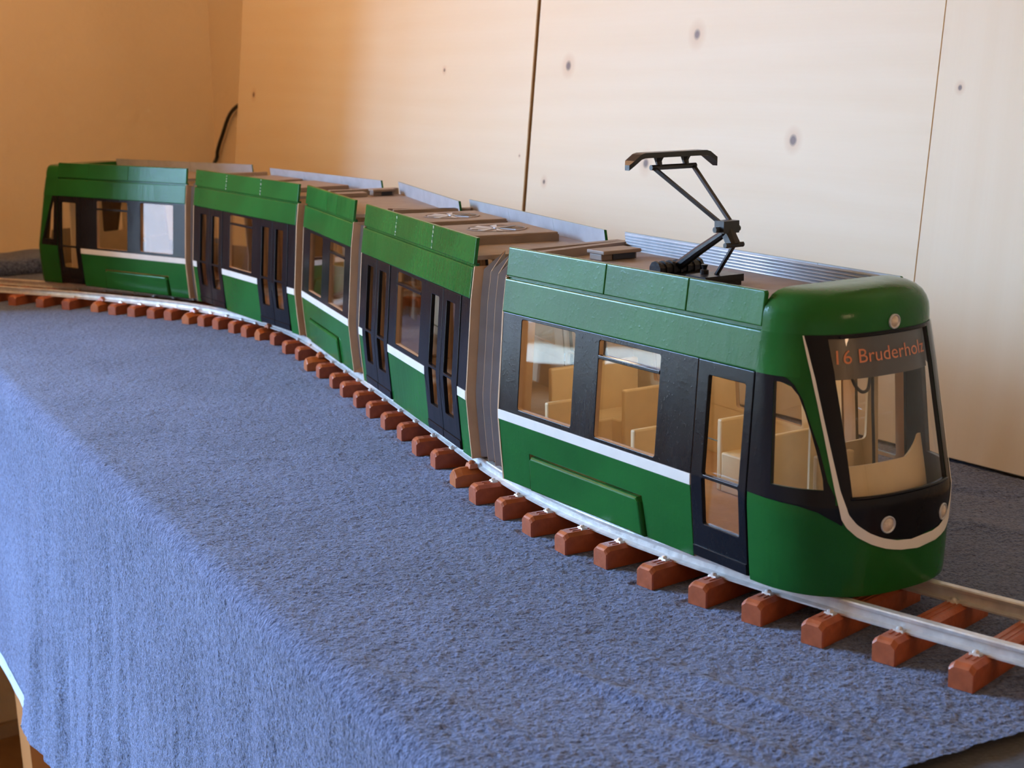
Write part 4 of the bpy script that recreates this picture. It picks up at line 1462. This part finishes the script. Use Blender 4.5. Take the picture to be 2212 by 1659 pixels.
def door_car(A, t, n, far, label):
    L = 0.2960
    car = Car(A, t, n, L, far, 'car', label)
    doors = [(.0132, .0932), (.1975, .2770)]
    side_parts(car, doors, [(.1150, .1800, .0505, .1100)], [(.1150, .1800, .1003)], [], [], [0.0, .1120, .2000, L] if False else [0.0, .0985, .1975, L], L, M['card'])
    door(car, .0132, .0932, .0532, [(.0235, .0425), (.0615, .0828)], .0478)
    door(car, .1975, .2770, .2368, [(.2085, .2268), (.2452, .2645)], .0495)
    roof_and_ends(car, L)
    return car
M2 = door_car((-0.1361, 1.3243, 0), (0.34808, -0.93746, 0), (-0.93746, -0.34808, 0), ((0.0, -0.1080), (0.288, -0.1130)),
              'second car from the front, with two double doors and roof fan units')
M4 = door_car((-0.3843, 1.8133, 0), (0.53196, -0.84677, 0), (-0.84677, -0.53196, 0), ((0.035, -0.0920), (0.308, -0.1010)),
              'fourth car from the front, with two double doors')
def chips(car, us):
    for u in us:
        mb = MB()
        z = .1375
        while z < .154:
            h = .0008 + .0014 * random.random()
            c = car.near(u + .0004 * (random.random() - .5), z + h / 2, .00055)
            mb.box(c, car.t * (.00022 + .0003 * random.random()), car.n * .0002, Vector((0, 0, h / 2)))
            z += h + .0010 + .0022 * random.random()
        mb.build('chipped_seam', M['white'], car.o)['label'] = 'white chipped paint line'
chips(M2, (.0985, .1975)); chips(M4, (.0985, .1975))
# short middle car
M3 = Car((-0.2175, 1.5506, 0), (0.34206, -0.93968, 0), (-0.93968, -0.34206, 0), 0.1981, ((0.0035, -0.1080), (0.252, -0.0930)), 'car',
         'short third car in the middle of the tram, with two windows and no door')
side_parts(M3, [], [(.0304, .0865, .0505, .1097), (.1168, .1755, .0502, .1097)], [(.1168, .1755, .1000)], [(.0285, .1520, .0030)], [], [0.0, .0915, .1308, .1981], .1981, M['card'])
roof_and_ends(M3, .1981)
put_bogies(M3, [0.10])
coupler_box(M3, -.074, -.098)
rbox(M3, .004, .022, -.024, -.068, .1425, .1468)
for cc, us in ((M2, (.13,)), (M4, (.13,))):
    seat(cc, us[0], -.07, -.10, .058, 1, M['card'])

# roof units with fan grilles on the door cars
def fan_unit(car, u0, u1):
    z0, z1 = .1425, .1492
    v0, v1 = -.020, -.098
    o = rbox(car, u0, u1, v0, v1, z0, z1, name='cooling_unit', bev=0.0010)
    rbox(car, u1 - .0005, u1 + .0012, v0, v1, z0, z1 - .0018, name='cooling_unit_lip', bev=0)
    c = car.P((u0 + u1) / 2, (v0 + v1) / 2 - .004, z1)
    V, Fc = [], []
    n = 28
    for r_, h in ((.0235, .0003), (.0235, .0006), (.0222, .0006), (.0222, .0003)):
        for j in range(n):
            a = 2 * PI * j / n
            V.append(c + car.t * math.cos(a) * r_ + car.n * math.sin(a) * r_ + Vector((0, 0, h)))
    for i in range(3):
        for j in range(n): Fc.append((i * n + j, i * n + (j + 1) % n, (i + 1) * n + (j + 1) % n, (i + 1) * n + j))
    obj('fan_ring', V, Fc, M['taupe'], car.o)
    mb = MB()
    for j in range(8):
        a = 2 * PI * (j + .3) / 8
        d = car.t * math.cos(a) + car.n * math.sin(a)
        e = car.t * -math.sin(a) + car.n * math.cos(a)
        p = [c + d * .004 - e * .0006, c + d * .020 - e * .0030, c + d * .0205 + e * .0022, c + d * .004 + e * .0006]
        lo = [q + Vector((0, 0, .0002)) for q in p]
        hi = [p[0] + Vector((0, 0, .0006)), p[1] + Vector((0, 0, .0004)), p[2] + Vector((0, 0, .0010)), p[3] + Vector((0, 0, .0008))]
        mb.box8(lo + hi)
    mb.tube([c + Vector((0, 0, .0002)), c + Vector((0, 0, .0012))], [.0030, .0026], 10)
    mb.build('fan', M['silver'], car.o)['label'] = 'silver fan blades set in the roof unit'
fan_unit(M2, .040, .120)
fan_unit(M2, .150, .232)
rbox(M4, .05, .13, -.03, -.09, .1425, .1475, name='cooling_unit')
rbox(M4, .16, .25, -.03, -.09, .1425, .1475, name='cooling_unit')

def interior_light(car, us, watts):
    for u in us:
        mb = MB()
        mb.box(car.P(u, -.058, .1378), car.t * .012, car.n * .004, Vector((0, 0, .0012)))
        mb.build('interior_lamp', M['led'], car.o)
        L = bpy.data.lights.new('interior_lamp_light', 'POINT')
        L.energy, L.color, L.shadow_soft_size = watts, (1.0, .78, .50), .012
        lo = bpy.data.objects.new('interior_lamp_light', L)
        link(lo, car.o, car.P(u, -.058, .128))
interior_light(M1, (.06, .17), .060)
interior_light(M5, (.13,), .03)
for c_ in (M2, M4): interior_light(c_, (.15,), .03)

# bellows: pleated paper sides between cars, brown bars across the top
def bellows(ca, ua, cb, ub, npl):
    """from car ca at u=ua to car cb at u=ub"""
    e = empty('bellows', (ca.P(ua, -.06, 0) + cb.P(ub, -.06, 0)) / 2, tram)
    zs = [-0.002, 0.02, 0.04, 0.0465, 0.08, 0.1125, 0.132]
    N = 2 * npl
    def edge(side, z, f, dep):
        def one(c, u):
            uu = min(max(u, 0), c.Ls)
            p = c.near(uu, min(z, .1354), dep) if side == 0 else c.far(uu, min(z, .1354), dep)
            p = p.copy()
            if side == 0: p += c.t * (u - uu)
            p.z = z
            return p
        return one(ca, ua) * (1 - f) + one(cb, ub) * f
    for side in (0, 1):
        for i in range(N):
            V = []
            for k, f in ((i, i / N), (i + 1, (i + 1) / N)):
                dep = -0.0068 if k % 2 == 0 else -0.0200
                top = 0.1335 if k % 2 == 0 else 0.1465
                for z in zs[:-1] + [top]: V.append(edge(side, z, f, dep))
            n = len(zs)
            fs = [(j, j + 1, n + j + 1, n + j) for j in range(n - 1)]
            d = (V[n] - V[0]).normalized()
            nr = Vector((-d.y, d.x, 0)) * 0.0003
            VV = [v + nr for v in V] + [v - nr for v in V]
            m_ = 2 * n
            FF = fs + [tuple(m_ + q for q in f_[::-1]) for f_ in fs]
            fm = [0] * len(FF)
            ring = list(range(n)) + [2 * n - 1 - j for j in range(n)]
            for q in range(len(ring)):
                a, b_ = ring[q], ring[(q + 1) % len(ring)]
                FF.append((a, b_, m_ + b_, m_ + a)); fm.append(1)
            obj('fold', VV, FF, [M['bellow'], M['card']], e, fm)
    # cross bars over the gap
    for f in (0.30, 0.72) if npl > 2 else (0.5,):
        mb = MB()
        p0 = edge(0, .1400, f, -.030); p1 = edge(1, .1400, f, 0.004)
        dx = (p1 - p0).normalized()
        pr = Vector((-dx.y, dx.x, 0)) * (.0048 if npl > 2 else .006)
        lo = [p0 - pr, p0 + pr, p1 + pr, p1 - pr]
        hi = [p0 - pr * .8 + Vector((0, 0, .0080)), p0 + pr * .8 + Vector((0, 0, .0080)), p1 + pr * .8 + Vector((0, 0, .0080)), p1 - pr * .8 + Vector((0, 0, .0080))]
        mb.box8(lo + hi)
        mb.build('cross_bar', M['taupe'], e)
    mb = MB()
    q = [edge(0, .0, 0.02, -.03), edge(0, .0, 0.98, -.03), edge(1, .0, 0.98, -.03), edge(1, .0, .02, -.03)]
    mb.box8([p + Vector((0, 0, .006)) for p in q] + [p + Vector((0, 0, .0125)) for p in q])
    mb.build('gangway_floor', M['dark'], e)
    return e
bellows(M2, M2.L + .0024, M1, -.0012, 4)['label'] = 'grey pleated bellows between the front car and the second car'
bellows(M3, M3.L + .0024, M2, -.0012, 3)['label'] = 'grey pleated bellows between the second and the short third car'
bellows(M4, M4.L + .0024, M3, -.0012, 2)['label'] = 'grey pleated bellows between the third and fourth cars'
bellows(M5, -.0012, M4, -.0012, 2)['label'] = 'grey pleated bellows between the fourth and the rear car'
